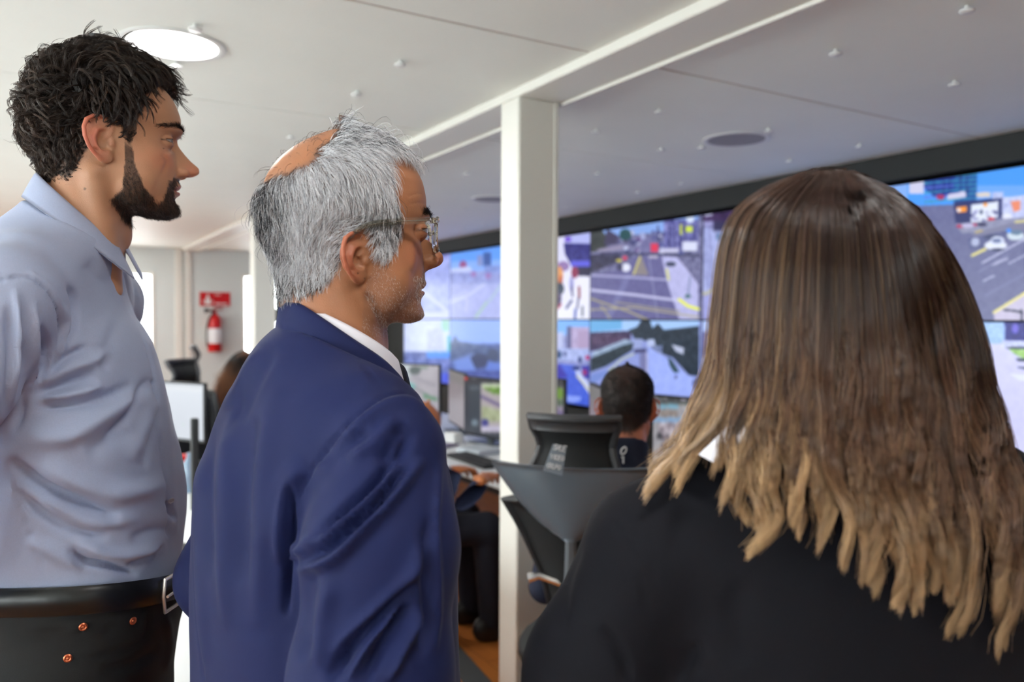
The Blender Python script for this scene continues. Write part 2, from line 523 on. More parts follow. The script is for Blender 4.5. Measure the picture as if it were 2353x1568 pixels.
nt.links.new(nz_.outputs['Fac'], cr.inputs['Fac']); nt.links.new(br.outputs['Color'], mx.inputs[6]); nt.links.new(cr.outputs['Color'], mx.inputs[7])
nt.links.new(mx.outputs[2], b_.inputs['Base Color'])
struct('floor', MB().box((XL, YB, -0.1), (XR + 0.2, YF, 0.0)), mf)

# ceiling panels: seams are grooves between real panels
SEAM = [YB] + [-2.77 + 1.193 * k for k in range(0, 11)] + [YF]
cl = MB()
for y0, y1 in zip(SEAM[:-1], SEAM[1:]):
    cl.box((XL, y0 + 0.006, CEIL), (1.48, y1 - 0.006, CEIL + 0.06), 0.003)
    cl.box((1.66, y0 + 0.006, CEIL), (XR + 0.2, y1 - 0.006, CEIL + 0.06), 0.003)
ceiling = struct('ceiling', cl, M_ceil)
st = MB()
for y in SEAM[1:-1]:
    st.box((XL, y - 0.012, CEIL + 0.004), (1.48, y + 0.012, CEIL + 0.05))
    st.box((1.66, y - 0.012, CEIL + 0.004), (XR + 0.2, y + 0.012, CEIL + 0.05))
struct('trim_1', st, M_seam)
# the steel beam between the two container modules, its lip strips
struct('trim_2', MB().box((1.48, YB, CEIL - 0.03), (1.66, YF, CEIL + 0.08), 0.004), M_frame)
struct('trim_3', MB().box((1.663, YB, CEIL - 0.040), (1.678, YF, CEIL + 0.02), 0.002), M_frame)
# walls
struct('wall_back', MB().box((XL - 0.1, YB - 0.1, 0), (XR + 0.3, YB, CEIL + 0.06)), M_wall)
def wall_with_holes(lo, hi, holes, axis):
    """axis 'X': wall plane runs along Y (holes in y, z); axis 'Y': along X"""
    mb = MB()
    i = 1 if axis == 'X' else 0
    cur = lo[i]
    for a0, a1, z0, z1 in sorted(holes):
        def bx(p0, p1, q0, q1):
            l, h = list(lo), list(hi); l[i], h[i], l[2], h[2] = p0, p1, q0, q1
            if p1 > p0 and q1 > q0: mb.box(l, h)
        bx(cur, a0, lo[2], hi[2]); bx(a0, a1, lo[2], z0); bx(a0, a1, z1, hi[2]); cur = a1
    l, h = list(lo), list(hi); l[i] = cur; mb.box(l, h)
    return mb
FW = [(0.80, 1.168, 1.05, 2.01), (2.215, 2.385, 1.05, 2.02), (2.555, 2.78, 1.05, 2.02)]
struct('wall_far', wall_with_holes((XL, YF, 0), (XR + 0.2, YF + 0.12, CEIL + 0.06), FW, 'Y'), M_wall)
LW = [(y, y + 1.5, 0.95, 2.05) for y in (-2.6, -0.4, 1.9, 4.2, 6.5)]  # out of view; carried on past the camera for more daylight
struct('wall_left', wall_with_holes((XL - 0.12, YB, 0), (XL, YF, CEIL + 0.06), LW, 'X'), M_wall)
k = 1
for x0, x1, z0, z1 in FW:
    w = MB()
    for (p, q) in (((x0 - .03, YF - .012, z0 - .03), (x0 + .004, YF + .1, z1 + .03)), ((x1 - .004, YF - .012, z0 - .03), (x1 + .03, YF + .1, z1 + .03)),
                   ((x0, YF - .012, z0 - .03), (x1, YF + .1, z0 + .004)), ((x0, YF - .012, z1 - .004), (x1, YF + .1, z1 + .03))): w.box(p, q, 0.003)
    if k == 3:
        w.box((2.63, YF + .02, z0), (2.645, YF + .05, z1)); w.box((x0, YF + .02, 1.40), (x1, YF + .05, 1.42))
    fr = struct('window_%d' % k, w, M_frame)
    MB().box((x0, YF + .05, z0), (x1, YF + .056, z1)).obj('pane', M_glass, fr)
    k += 1
for y0, y1, z0, z1 in LW:
    w = MB()
    for (p, q) in (((XL - .1, y0 - .03, z0 - .03), (XL + .012, y0 + .004, z1 + .03)), ((XL - .1, y1 - .004, z0 - .03), (XL + .012, y1 + .03, z1 + .03)),
                   ((XL - .1, y0, z0 - .03), (XL + .012, y1, z0 + .004)), ((XL - .1, y0, z1 - .004), (XL + .012, y1, z1 + .03))): w.box(p, q, 0.003)
    w.box((XL - .06, (y0 + y1) / 2 - .02, z0), (XL - .03, (y0 + y1) / 2 + .02, z1))
    fr = struct('window_%d' % k, w, M_frame)
    MB().box((XL - .056, y0, z0), (XL - .05, y1, z1)).obj('pane', M_glass, fr)
    k += 1
# far wall joint strips (module corner)
struct('trim_4', MB().box((1.42, YF - .025, 0), (1.50, YF, CEIL), 0.006).box((1.53, YF - .025, 0), (1.60, YF, CEIL), 0.006), M_frame)
# posts under the beam
for i, (y0, y1) in enumerate(((2.425, 2.555), (6.42, 6.56))):
    c = MB().box((1.482, y0, 0), (1.64, y1, CEIL - 0.029), 0.006)
    c.box((1.632, y0 - 0.006, 0), (1.650, y0 + 0.006, CEIL - 0.031), 0.002)
    struct('trim_%d' % (5 + i), c, M_frame, True)
# right wall behind the screens, black fascia above, black skirting below, return beyond the last screen
struct('wall_right', MB().box((XR, YB, 0), (XR + 0.12, YF, CEIL + 0.06)), M_black)
XS = 3.68
struct('trim_7', MB().box((XS - 0.03, YB, 1.5 + 0.697), (XR, YF, CEIL), 0.003), M_black)
struct('trim_8', MB().box((XS + 0.01, YB, 0), (XR, YF, 1.5 - 0.70), 0.003), M_black)

# ------------------------------------------------------------------ ceiling things
M_lit = mat('lit_diffuser', (1, 1, 1), 0.5, emit=(1.0, 0.99, 0.96), estr=6.0)
M_grille = mat('grey_grille', srgb(150, 146, 150), 0.6, noise=0.08, nscale=400)
def round_lamp(x, y, lit, lab, grp):
    t = empty('ceiling_lamp' if lit else 'unlit_ceiling_lamp', (x, y, CEIL), 0, lab, 'lamp' if lit else 'speaker', grp)  # the unlit ones are the same round lamps, switched off
    MB().lathe([(0.150, 0.0), (0.152, -0.004), (0.140, -0.007), (0.128, -0.004), (0.126, 0.0)], n=64).obj('rim', M_white, t, True)
    MB().lathe([(0.127, -0.0015), (0.127, -0.0045), (0.0, -0.0055)], n=64).obj('diffuser' if lit else 'grille', M_lit if lit else M_grille, t, True)
    return t
for lx, ly in LIT:
    if (lx, ly) == (0.365, 2.6): round_lamp(lx, ly, True, 'glowing round ceiling lamp behind the curly-haired man in the grey shirt', None)
    elif ly > 4 and lx > 0: round_lamp(lx, ly, True, 'glowing round ceiling lamp farther back towards the far wall', 'lit ceiling lamps farther back')
    else: round_lamp(lx, ly, True, 'glowing round lamp in the left half of the white ceiling', 'lit ceiling lamps off to the side')
p = onz(1692, 320, CEIL); round_lamp(p.x, p.y, False, 'unlit grey round disc in the ceiling above the woman', None)
p = onz(1133, 457, CEIL); round_lamp(p.x, p.y, False, 'unlit grey round disc in the ceiling beside the white post', None)
capm = MB().lathe([(0.0055, 0.0), (0.0055, -0.010), (0.019, -0.012), (0.0195, -0.016), (0.016, -0.0185), (0.0, -0.019)], n=24)
cap0 = capm.obj('ceiling_stud', M_white, None, True)
tag(cap0, 'small white round cap on the ceiling panels left of the beam', 'ceiling stud', 'white caps on the left ceiling')
first = True
CAPS_L = [(449, 66), (920, 148), (820, 217), (668, 316), (405, 152)]
CAPS_R = [(2222, 24), (1920, 123), (2193, 194), (1515, 257), (1370, 303), (1765, 301), (1612, 340), (1975, 337), (1815, 371),
          (1282, 427), (1374, 400), (1565, 423), (1465, 443), (1300, 478), (1072, 400), (1070, 480), (1115, 517), (1066, 526), (1520, 345)]
for grp, L_ in (('l', CAPS_L), ('r', CAPS_R)):
    for u, v in L_:
        q = onz(u, v, CEIL - 0.012)
        o = cap0 if first else cap0.copy()
        if not first: COL.objects.link(o)
        first = False
        o.location = (q.x, q.y, CEIL)
        if grp == 'r':
            o['label'] = 'small white round cap on the ceiling panels right of the beam'; o['group'] = 'white caps on the right ceiling'
# ================================================================== pictures shown on the screens
class Pic:
    """colours for a grid of points; shapes are given in the same flat coordinates as the points"""
    def __init__(s, u, v, base=(120, 120, 140), conv=None, seed=0):
        s.u, s.v = u.astype(np.float64), v.astype(np.float64)
        s.c = np.tile(np.array(base, dtype=np.float64), (len(u), 1))
        s.conv = conv or (lambda x, y: (x, y)); s.rng = np.random.RandomState(seed)
    def _p(s, pts): return np.array([s.conv(*p) for p in pts], dtype=np.float64)
    def poly(s, pts, col, nz=0):
        p = s._p(pts); ins = np.zeros(len(s.u), dtype=bool)
        for i in range(len(p)):
            (x1, y1), (x2, y2) = p[i], p[i - 1]
            if y1 == y2: continue
            c = ((y1 > s.v) != (y2 > s.v)) & (s.u < (x2 - x1) * (s.v - y1) / (y2 - y1) + x1)
            ins ^= c
        s.c[ins] = col
        if nz: s.c[ins] += s.noise(nz, 0.35)[ins]
        return s
    def rect(s, a, b, c, d, col, nz=0): return s.poly([(a, b), (c, b), (c, d), (a, d)], col, nz)
    def line(s, pts, w, col):
        k = abs(s.conv(1000, 0)[0] - s.conv(0, 0)[0]) / 1000
        d, _, _ = seg_dist(s.u, s.v, s._p(pts)); s.c[d < w * k / 2] = col; return s
    def ell(s, x, y, a, b, col):
        k = abs(s.conv(1000, 0)[0] - s.conv(0, 0)[0]) / 1000
        x, y = s.conv(x, y); s.c[((s.u - x) / (a * k)) ** 2 + ((s.v - y) / (b * k)) ** 2 < 1] = col; return s
    def noise(s, amp, sc):
        p = np.stack([s.u, s.v, s.u * 0], 1)
        o = nz3(p, sc, 3) * 0.6 + nz3(p, sc * 2.7, 8) * 0.5
        return amp * o[:, None]
    def grain(s, amp, sc=0.4):
        s.c += s.noise(amp, sc); return s
    def spots(s, n, box, r, cols):
        for _ in range(n):
            x, y = s.rng.uniform(box[0], box[2]), s.rng.uniform(box[1], box[3]); a = r * s.rng.uniform(0.5, 1.6)
            s.ell(x, y, a, a * s.rng.uniform(0.5, 1.2), cols[s.rng.randint(len(cols))])
        return s
def screen_mat(name, strength=1.0):
    m = mat(name, (0.01, 0.01, 0.012), 0.25, spec=0.4)
    nt = m.node_tree; at = nt.nodes.new('ShaderNodeAttribute'); at.attribute_name = 'tint'
    b = nt.nodes['Principled BSDF']; nt.links.new(at.outputs['Color'], b.inputs['Emission Color'])
    b.inputs['Emission Strength'].default_value = strength
    return m
M_vid = screen_mat('video_wall_picture', 0.87)
M_mon = screen_mat('monitor_picture', 0.78)
def grid_screen(name, O, ax, ay, nx, ny, paint, m, parent, world=True, blur=2):
    """picture plane: O top-left corner, ax to the right, ay down (as the viewer of the screen sees it)"""
    O, ax, ay = np.array(O), np.array(ax), np.array(ay)
    s, t = np.meshgrid(np.linspace(0, 1, nx), np.linspace(0, 1, ny), indexing='ij')
    s, t = s.ravel(), t.ravel()
    v = O + s[:, None] * ax + t[:, None] * ay
    i, j = np.meshgrid(np.arange(nx - 1), np.arange(ny - 1), indexing='ij'); b = (i * ny + j).ravel()
    f = np.stack([b, b + 1, b + 1 + ny, b + ny], 1)
    c = np.clip(paint(v, s, t), 0, 255).reshape(nx, ny, 3)
    for _ in range(blur):
        c[1:-1] = (c[:-2] + 2 * c[1:-1] + c[2:]) / 4; c[:, 1:-1] = (c[:, :-2] + 2 * c[:, 1:-1] + c[:, 2:]) / 4
    o = mesh_obj(name, v, f, m, parent, world=world)
    color_attr(o, srgb_a(c.reshape(-1, 3)))
    return o
z8 = lambda x, y: (1250 + x / 2.904, 440 + y / 2.904)
z6 = lambda x, y: (900 + x / 3.5625, 560 + y / 3.5625)
z5 = lambda x, y: (2050 + x / 2.613, 300 + y / 2.613)
def p_c3t(p):
    p.c[:] = (112, 112, 140); p.grain(34, 0.35)
    p.poly([(300, 240), (830, 150), (1030, 130), (1030, 200), (800, 270), (600, 290), (430, 300), (300, 330)], (150, 176, 222))
    p.spots(70, (520, 270, 1020, 420), 14, [(90, 95, 140), (170, 175, 205), (110, 90, 130), (70, 75, 110), (205, 208, 228)])
    p.rect(800, 190, 1028, 400, (112, 112, 158), 40)
    for x in (760, 835, 870, 905, 940, 1005): p.line([(x, 230), (x + 6, 400)], 8, (60, 60, 95))
    p.rect(905, 220, 922, 290, (190, 200, 90)); p.rect(946, 232, 992, 272, (205, 220, 95)); p.ell(975, 185, 26, 26, (222, 232, 255))
    p.rect(925, 335, 1022, 398, (222, 225, 240)); p.rect(780, 380, 900, 408, (205, 205, 225))
    p.poly([(300, 268), (390, 262), (440, 330), (400, 395), (300, 410)], (62, 66, 62), 14)
    p.poly([(420, 250), (500, 300), (480, 350), (400, 360)], (72, 68, 88)); p.ell(543, 290, 40, 40, (44, 78, 78)); p.rect(535, 320, 548, 350, (60, 60, 70))
    p.poly([(350, 390), (520, 350), (530, 390), (370, 410)], (150, 145, 165))
    p.poly([(300, 420), (520, 425), (500, 470), (420, 500), (320, 545), (300, 540)], (52, 52, 72), 18)
    p.poly([(612, 430), (785, 430), (905, 865), (300, 865), (300, 560), (520, 520)], (106, 104, 140), 8)
    p.poly([(650, 432), (700, 560), (596, 556), (636, 432)], (140, 134, 132))
    p.line([(640, 440), (598, 552)], 14, (196, 190, 130)); p.line([(700, 440), (760, 860)], 9, (140, 140, 172)); p.line([(560, 570), (420, 860)], 40, (122, 122, 158))
    p.poly([(785, 432), (892, 440), (985, 560), (1030, 625), (1030, 862), (905, 862), (820, 600)], (190, 190, 222), 9)
    p.ell(846, 486, 36, 16, (55, 62, 80)); p.line([(820, 520), (832, 590)], 12, (215, 215, 120)); p.ell(960, 700, 20, 14, (80, 110, 110)); p.line([(975, 570), (962, 690)], 7, (110, 125, 150))
    p.poly([(640, 340), (700, 300), (760, 330), (770, 415), (640, 415)], (120, 118, 150), 12); p.rect(712, 348, 762, 404, (204, 66, 92)); p.rect(700, 428, 758, 446, (190, 185, 200))
    p.ell(548, 508, 30, 28, (232, 234, 244)); p.ell(540, 445, 16, 14, (196, 70, 90)); p.ell(500, 462, 20, 10, (200, 190, 90)); p.ell(505, 505, 20, 25, (60, 60, 85))
    p.line([(380, 412), (700, 418), (1030, 430)], 13, (58, 60, 84))
    p.line([(310, 560), (560, 572), (820, 590)], 12, (186, 186, 214)); p.line([(310, 658), (600, 690), (905, 730)], 17, (206, 206, 230))
    p.line([(310, 715), (560, 800), (700, 860)], 11, (172, 166, 130)); p.line([(310, 790), (600, 775), (900, 820), (1030, 838)], 10, (176, 170, 140)); p.line([(380, 760), (450, 860)], 9, (165, 160, 130))
    p.line([(480, 740), (900, 800)], 9, (160, 155, 135)); p.line([(902, 722), (960, 765), (1030, 786)], 18, (236, 240, 96))
def p_c3b(p):
    p.c[:] = (150, 160, 205); p.grain(8, 0.3)
    p.poly([(300, 855), (1035, 855), (1035, 935), (300, 945)], (178, 206, 246)); p.poly([(300, 855), (520, 855), (520, 920), (300, 940)], (124, 176, 214))
    p.poly([(305, 942), (580, 930), (580, 1010), (305, 1070)], (66, 56, 82), 20)
    for x in range(330, 560, 26): p.line([(x, 965), (x + 3, 1020)], 6, (120, 90, 110))
    p.poly([(320, 1075), (540, 985), (600, 1000), (420, 1110), (320, 1120)], (156, 172, 190), 20)
    p.poly([(310, 1115), (520, 1030), (600, 1010), (590, 1060), (420, 1165), (310, 1205)], (36, 50, 56), 14)
    p.poly([(565, 925), (620, 905), (650, 860), (705, 858), (725, 915), (760, 880), (800, 925), (1035, 898), (1035, 1235), (965, 1225), (860, 1110), (790, 1085), (735, 1030), (700, 1000), (610, 990)], (38, 50, 58), 14)
    p.poly([(600, 985), (660, 985), (650, 1050), (590, 1060)], (160, 170, 205)); p.poly([(690, 990), (735, 985), (745, 1030), (690, 1040)], (190, 200, 226)); p.poly([(850, 1020), (935, 1045), (930, 1090), (880, 1070)], (190, 196, 214)); p.rect(720, 1030, 790, 1100, (120, 130, 160), 40)
    p.poly([(600, 1055), (682, 1048), (684, 1075), (600, 1080)], (66, 66, 98)); p.poly([(640, 1080), (684, 1076), (690, 1230), (640, 1220)], (122, 124, 158))
    p.line([(600, 1085), (520, 1120), (430, 1200)], 7, (200, 206, 140)); p.line([(686, 1075), (690, 1350)], 8, (200, 200, 225))
    p.poly([(700, 1040), (790, 1095), (970, 1235), (1035, 1255), (1035, 1365), (700, 1350)], (170, 184, 236), 8)
    p.poly([(825, 1110), (850, 1120), (905, 1205), (870, 1212), (840, 1170)], (52, 74, 78)); p.ell(880, 1240, 10, 12, (90, 96, 130)); p.ell(1000, 1280, 8, 26, (70, 76, 110)); p.ell(1020, 1265, 8, 22, (80, 86, 120))
    p.poly([(310, 1225), (430, 1190), (400, 1240), (310, 1290)], (128, 146, 196))
def p_c2t(p):
    p.c[:] = (236, 236, 249)
    p.rect(0, 250, 84, 620, (86, 62, 190)); p.poly([(84, 290), (140, 290), (180, 480), (120, 520), (84, 520)], (226, 226, 244))
    p.rect(140, 270, 310, 352, (188, 192, 232)); p.poly([(130, 345), (310, 350), (310, 570), (230, 560), (185, 500), (140, 420)], (52, 52, 112), 20); p.rect(180, 462, 310, 502, (104, 104, 200)); p.rect(230, 505, 310, 565, (36, 34, 60)); p.ell(160, 320, 24, 16, (120, 90, 190))
    p.poly([(235, 565), (310, 568), (310, 860), (60, 860), (60, 800), (150, 740)], (240, 240, 251))
    p.ell(128, 500, 42, 34, (150, 128, 168)); p.ell(206, 540, 24, 40, (130, 50, 80)); p.ell(104, 560, 24, 60, (214, 160, 110)); p.ell(112, 600, 12, 40, (170, 90, 60)); p.ell(100, 650, 36, 42, (48, 60, 74)); p.ell(85, 715, 32, 50, (60, 44, 84)); p.line([(60, 795), (90, 780), (112, 755)], 14, (150, 36, 60))
    p.ell(184, 620, 14, 56, (160, 160, 200)); p.line([(186, 640), (190, 700)], 12, (70, 70, 110)); p.line([(184, 730), (150, 778)], 16, (56, 62, 110)); p.line([(234, 640), (236, 710)], 16, (130, 60, 70)); p.line([(230, 710), (222, 780)], 11, (60, 60, 100)); p.line([(210, 790), (206, 850)], 16, (70, 90, 160)); p.line([(256, 770), (256, 830)], 12, (70, 80, 90))
def p_c2b(p):
    p.c[:] = (150, 156, 196); p.grain(26, 0.4)
    p.rect(0, 860, 310, 960, (140, 184, 246)); p.rect(60, 940, 130, 1050, (190, 196, 224), 14); p.rect(158, 905, 300, 1060, (184, 172, 200), 10); p.rect(152, 900, 182, 1050, (96, 96, 130)); p.rect(225, 930, 300, 1060, (176, 160, 186))
    p.rect(60, 1050, 310, 1130, (176, 186, 222), 20); p.ell(98, 1090, 22, 26, (50, 76, 110)); p.ell(140, 1085, 12, 18, (90, 100, 140)); p.ell(240, 1125, 14, 20, (60, 70, 110)); p.ell(290, 1110, 16, 14, (170, 60, 110))
    p.poly([(60, 1160), (120, 1150), (160, 1240), (60, 1250)], (66, 62, 150)); p.poly([(100, 1150), (215, 1160), (310, 1350), (310, 1440), (60, 1440), (60, 1250), (160, 1240)], (84, 106, 194), 8)
    p.poly([(205, 1200), (225, 1195), (310, 1300), (310, 1370)], (206, 214, 238)); p.line([(215, 1230), (300, 1330)], 8, (206, 200, 140)); p.poly([(250, 1165), (310, 1160), (310, 1260), (262, 1240)], (62, 66, 150)); p.ell(272, 1208, 16, 22, (140, 50, 110)); p.poly([(135, 1360), (250, 1370), (240, 1400), (190, 1410), (140, 1400)], (150, 168, 230)); p.ell(215, 1180, 28, 14, (50, 64, 110))
def p_c4t(p):
    p.c[:] = (180, 186, 222); p.grain(12, 0.3)
    p.rect(1020, 100, 1400, 240, (60, 42, 74), 24); p.ell(1085, 155, 16, 12, (220, 225, 250)); p.ell(1113, 152, 14, 12, (225, 228, 250)); p.rect(1130, 200, 1400, 265, (52, 50, 76)); p.rect(1030, 200, 1130, 235, (170, 170, 206))
    for x, y in ((1040, 1075), (1062, 1102), (1098, 1125)): p.line([(x, 230), (y, 560), (y + 30, 640)], 7, (112, 116, 156))
    p.line([(1035, 680), (1090, 680), (1150, 650)], 14, (196, 190, 130)); p.poly([(1032, 690), (1100, 690), (1400, 640), (1400, 860), (1032, 860)], (168, 170, 212), 8); p.line([(1100, 760), (1150, 735)], 8, (220, 222, 240))
    p.rect(1150, 280, 1300, 330, (120, 140, 170), 30)
def p_c4b(p):
    p.c[:] = (150, 160, 200); p.rect(1030, 860, 1400, 940, (190, 206, 246)); p.rect(1030, 940, 1400, 1110, (112, 112, 150), 34); p.rect(1030, 1110, 1400, 1200, (170, 176, 206), 20); p.grain(10)
def p_c1t(p):
    p.c[:] = (176, 182, 222); p.grain(9, 0.2)
    p.poly([(400, -60), (1100, -60), (1100, 190), (470, 215)], (116, 164, 242)); p.poly([(470, 150), (900, 130), (900, 215), (470, 235)], (150, 182, 240))
    p.rect(700, 95, 742, 185, (140, 150, 190)); p.rect(748, 72, 812, 185, (66, 94, 148)); p.ell(585, 175, 30, 34, (146, 88, 128)); p.poly([(480, 205), (640, 190), (660, 225), (480, 250)], (206, 214, 246))
    p.rect(480, 235, 900, 330, (156, 164, 208), 20); p.ell(790, 260, 22, 30, (160, 130, 180)); p.ell(670, 250, 22, 24, (160, 130, 180)); p.rect(760, 180, 900, 240, (140, 156, 205), 14)
    p.line([(480, 480), (620, 430), (760, 330)], 18, (206, 212, 236)); p.line([(480, 420), (720, 300)], 10, (160, 166, 205)); p.line([(780, 480), (690, 600)], 20, (170, 196, 186)); p.line([(620, 400), (610, 560)], 20, (190, 194, 230)); p.line([(900, 330), (800, 470)], 14, (178, 200, 206))
def p_c1b(p):
    p.c[:] = (92, 108, 158); p.grain(16, 0.3)
    p.rect(400, 620, 1100, 820, (160, 184, 240)); p.poly([(480, 830), (520, 750), (545, 800), (640, 815), (720, 830), (860, 860), (900, 850), (900, 980), (480, 960)], (84, 100, 134), 16)
    p.poly([(490, 960), (640, 900), (690, 905), (560, 970), (500, 1000)], (120, 138, 186)); p.ell(720, 960, 80, 60, (58, 68, 96)); p.ell(830, 920, 50, 60, (66, 78, 104)); p.poly([(520, 960), (640, 930), (700, 1060), (520, 1080)], (128, 150, 206)); p.poly([(790, 960), (900, 980), (900, 1060), (760, 1060)], (112, 134, 196)); p.rect(490, 1040, 900, 1200, (84, 96, 150), 16)
def p_c0t(p):
    p.c[:] = (170, 178, 224); p.grain(16, 0.25); p.rect(0, -100, 470, 120, (156, 160, 214), 20); p.ell(240, 240, 30, 60, (120, 120, 180)); p.line([(150, 300), (460, 560)], 26, (200, 206, 240)); p.rect(150, 560, 470, 625, (206, 212, 244))
def p_c0b(p):
    p.c[:] = (208, 216, 247); p.grain(8, 0.2)
    p.rect(408, 625, 470, 722, (164, 206, 194)); p.rect(458, 755, 500, 884, (74, 176, 188)); p.rect(290, 700, 420, 870, (190, 196, 236), 12)
    p.rect(0, 884, 286, 1200, (120, 132, 178), 30); p.rect(286, 884, 500, 960, (104, 156, 246)); p.rect(286, 940, 500, 1080, (122, 134, 186), 30); p.rect(286, 1060, 500, 1200, (92, 106, 200), 16)
def p_c5t(p):
    p.c[:] = (112, 114, 144); p.grain(6, 0.3)
    p.poly([(-100, 150), (1200, 60), (1200, 420), (-100, 460)], (96, 162, 252)); p.poly([(500, 330), (1200, 330), (1200, 420), (500, 420)], (130, 176, 246))
    p.poly([(100, 250), (190, 240), (190, 380), (100, 380)], (214, 214, 232))
    p.poly([(190, 262), (372, 238), (372, 400), (260, 400), (190, 350)], (34, 60, 132)); p.poly([(372, 240), (508, 226), (508, 420), (372, 430)], (38, 82, 142))
    for k in range(6):
        y = 282 + k * 28
        p.line([(195, y + 8), (372, y - 8)], 9, (74, 150, 166) if k % 2 else (112, 130, 205)); p.line([(372, y - 8), (506, y - 16)], 8, (72, 150, 170))
    for x in (250, 310, 345, 410, 450): p.line([(x, 250), (x, 400)], 6, (26, 44, 92))
    p.poly([(330, 385), (440, 362), (445, 400), (330, 415)], (216, 214, 230)); p.poly([(505, 375), (590, 368), (590, 400), (505, 402)], (222, 214, 206)); p.rect(600, 370, 668, 410, (196, 205, 236), 16); p.ell(290, 400, 26, 16, (160, 60, 100))
    p.poly([(368, 432), (660, 405), (660, 520), (460, 560), (380, 556)], (48, 54, 96)); p.poly([(385, 462), (450, 452), (450, 486), (392, 496)], (236, 156, 70)); p.ell(400, 478, 14, 12, (240, 230, 230))
    p.poly([(472, 446), (636, 424), (638, 520), (474, 562)], (236, 241, 255)); p.spots(22, (480, 480, 630, 540), 7, [(90, 90, 130), (150, 150, 190)]); p.ell(560, 445, 10, 12, (236, 160, 70)); p.ell(535, 490, 10, 14, (50, 60, 90))
    p.poly([(662, 402), (1000, 370), (1000, 525), (662, 530)], (204, 210, 240), 24); p.poly([(712, 425), (770, 418), (768, 480), (730, 490)], (226, 150, 120)); p.ell(690, 515, 30, 18, (236, 238, 248)); p.ell(596, 535, 22, 12, (196, 60, 70))
    p.poly([(380, 560), (1000, 500), (1000, 560), (640, 600), (420, 620)], (150, 152, 172), 8); p.poly([(470, 620), (600, 590), (760, 540), (1000, 540), (1000, 560), (520, 650)], (132, 132, 152))
    p.line([(395, 575), (500, 566)], 18, (170, 60, 90)); p.ell(455, 572, 40, 14, (196, 192, 216)); p.ell(540, 565, 30, 12, (60, 60, 86)); p.line([(740, 550), (1000, 525)], 12, (216, 208, 150)); p.line([(500, 612), (545, 600)], 8, (210, 190, 110))
    p.poly([(450, 650), (690, 600), (700, 640), (560, 700), (470, 720)], (98, 102, 134), 10); p.ell(500, 670, 26, 26, (186, 192, 214)); p.ell(600, 640, 50, 14, (70, 76, 104))
    p.ell(622, 690, 66, 30, (236, 240, 251)); p.ell(632, 662, 42, 26, (226, 232, 246)); p.ell(628, 662, 28, 14, (120, 130, 160)); p.ell(640, 716, 50, 8, (50, 54, 80)); p.ell(742, 632, 52, 28, (216, 226, 232)); p.ell(745, 612, 36, 16, (110, 130, 150)); p.ell(850, 650, 60, 26, (200, 210, 230)); p.ell(700, 600, 14, 14, (90, 150, 230))
    p.line([(480, 752), (560, 712)], 16, (232, 224, 150)); p.line([(540, 796), (792, 655), (1000, 540)], 9, (212, 214, 236)); p.line([(600, 808), (690, 770)], 12, (192, 194, 216)); p.line([(700, 800), (792, 752), (1000, 650)], 7, (206, 208, 232)); p.line([(548, 905), (612, 872)], 8, (204, 206, 230)); p.line([(520, 850), (700, 745)], 5, (150, 152, 182)); p.line([(560, 990), (800, 860)], 16, (124, 126, 158))
    p.poly([(610, 1095), (1000, 850), (1000, 1200), (610, 1200)], (204, 198, 216), 5); p.line([(612, 1092), (1000, 852)], 15, (236, 228, 150)); p.line([(672, 1078), (740, 1084), (782, 1096)], 12, (38, 40, 60)); p.line([(776, 1080), (776, 1140)], 12, (38, 40, 60))
def p_c5b(p):
    p.c[:] = (216, 216, 246); p.grain(5, 0.2)
    p.rect(500, 1130, 680, 1280, (176, 204, 242), 18); p.rect(676, 1130, 1100, 1266, (26, 30, 112), 22); p.ell(740, 1190, 20, 30, (120, 110, 200)); p.rect(660, 1262, 1100, 1304, (206, 212, 242), 40); p.rect(690, 1300, 1100, 1312, (40, 44, 76)); p.poly([(700, 1312), (1000, 1312), (1000, 1380), (790, 1372), (730, 1340)], (158, 196, 120), 40); p.poly([(740, 1370), (1000, 1376), (1000, 1400), (760, 1388)], (40, 50, 70)); p.poly([(700, 1460), (1000, 1480), (1000, 1530), (760, 1500)], (232, 236, 252)); p.poly([(750, 1418), (1000, 1430), (1000, 1448), (760, 1430)], (60, 66, 96))
def street(s, t, seed):
    """a street view for the parts of a panel that stay out of sight from here"""
    r = np.random.RandomState(seed); p = Pic(s * 100, t * 100, seed=seed)
    p.c[:] = (140, 142, 170); p.rect(-1, -1, 101, 40, (150, 184, 236))
    x = -2.0
    while x < 100:
        w = r.uniform(6, 16); g = r.uniform(90, 205); p.rect(x, r.uniform(8, 34), x + w, 52, (g, g * .96, min(255, g * 1.12)), 14); x += w
    for _ in range(9): p.ell(r.uniform(0, 100), r.uniform(36, 50), r.uniform(3, 7), r.uniform(3, 7), (52, 70, 70))
    vx = r.uniform(35, 65); p.poly([(vx - 6, 46), (vx + 6, 46), (112, 104), (-12, 104)], (112, 114, 142), 5)
    p.poly([(vx + 6, 46), (101, 60), (101, 101), (100, 101)], (186, 186, 214), 5)
    for k in (-.6, -.2, .2, .6): p.line([(vx + k * 5, 48), (vx + k * 100, 104)], 1.1, (206, 206, 226))
    for _ in range(10):
        y = r.uniform(50, 92); q = (y - 44) / 50; a = vx + r.uniform(-60, 60) * q; c_ = [(228, 230, 240), (60, 62, 82), (186, 64, 76), (150, 156, 176)][r.randint(4)]
        p.ell(a, y, 1 + 5 * q, .6 + 2.8 * q, c_); p.ell(a, y - 1.6 * q, .6 + 3 * q, .4 + 1.6 * q, (70, 78, 104))
    return p.c
VIS = {1: (0, 1165), 2: (1262, 9999), 4: (0, 1730), 5: (2085, 9999)}
PAN = [8.57, 7.365, 6.16, 4.955, 3.75, 2.545, 1.34]
SH = 0.675
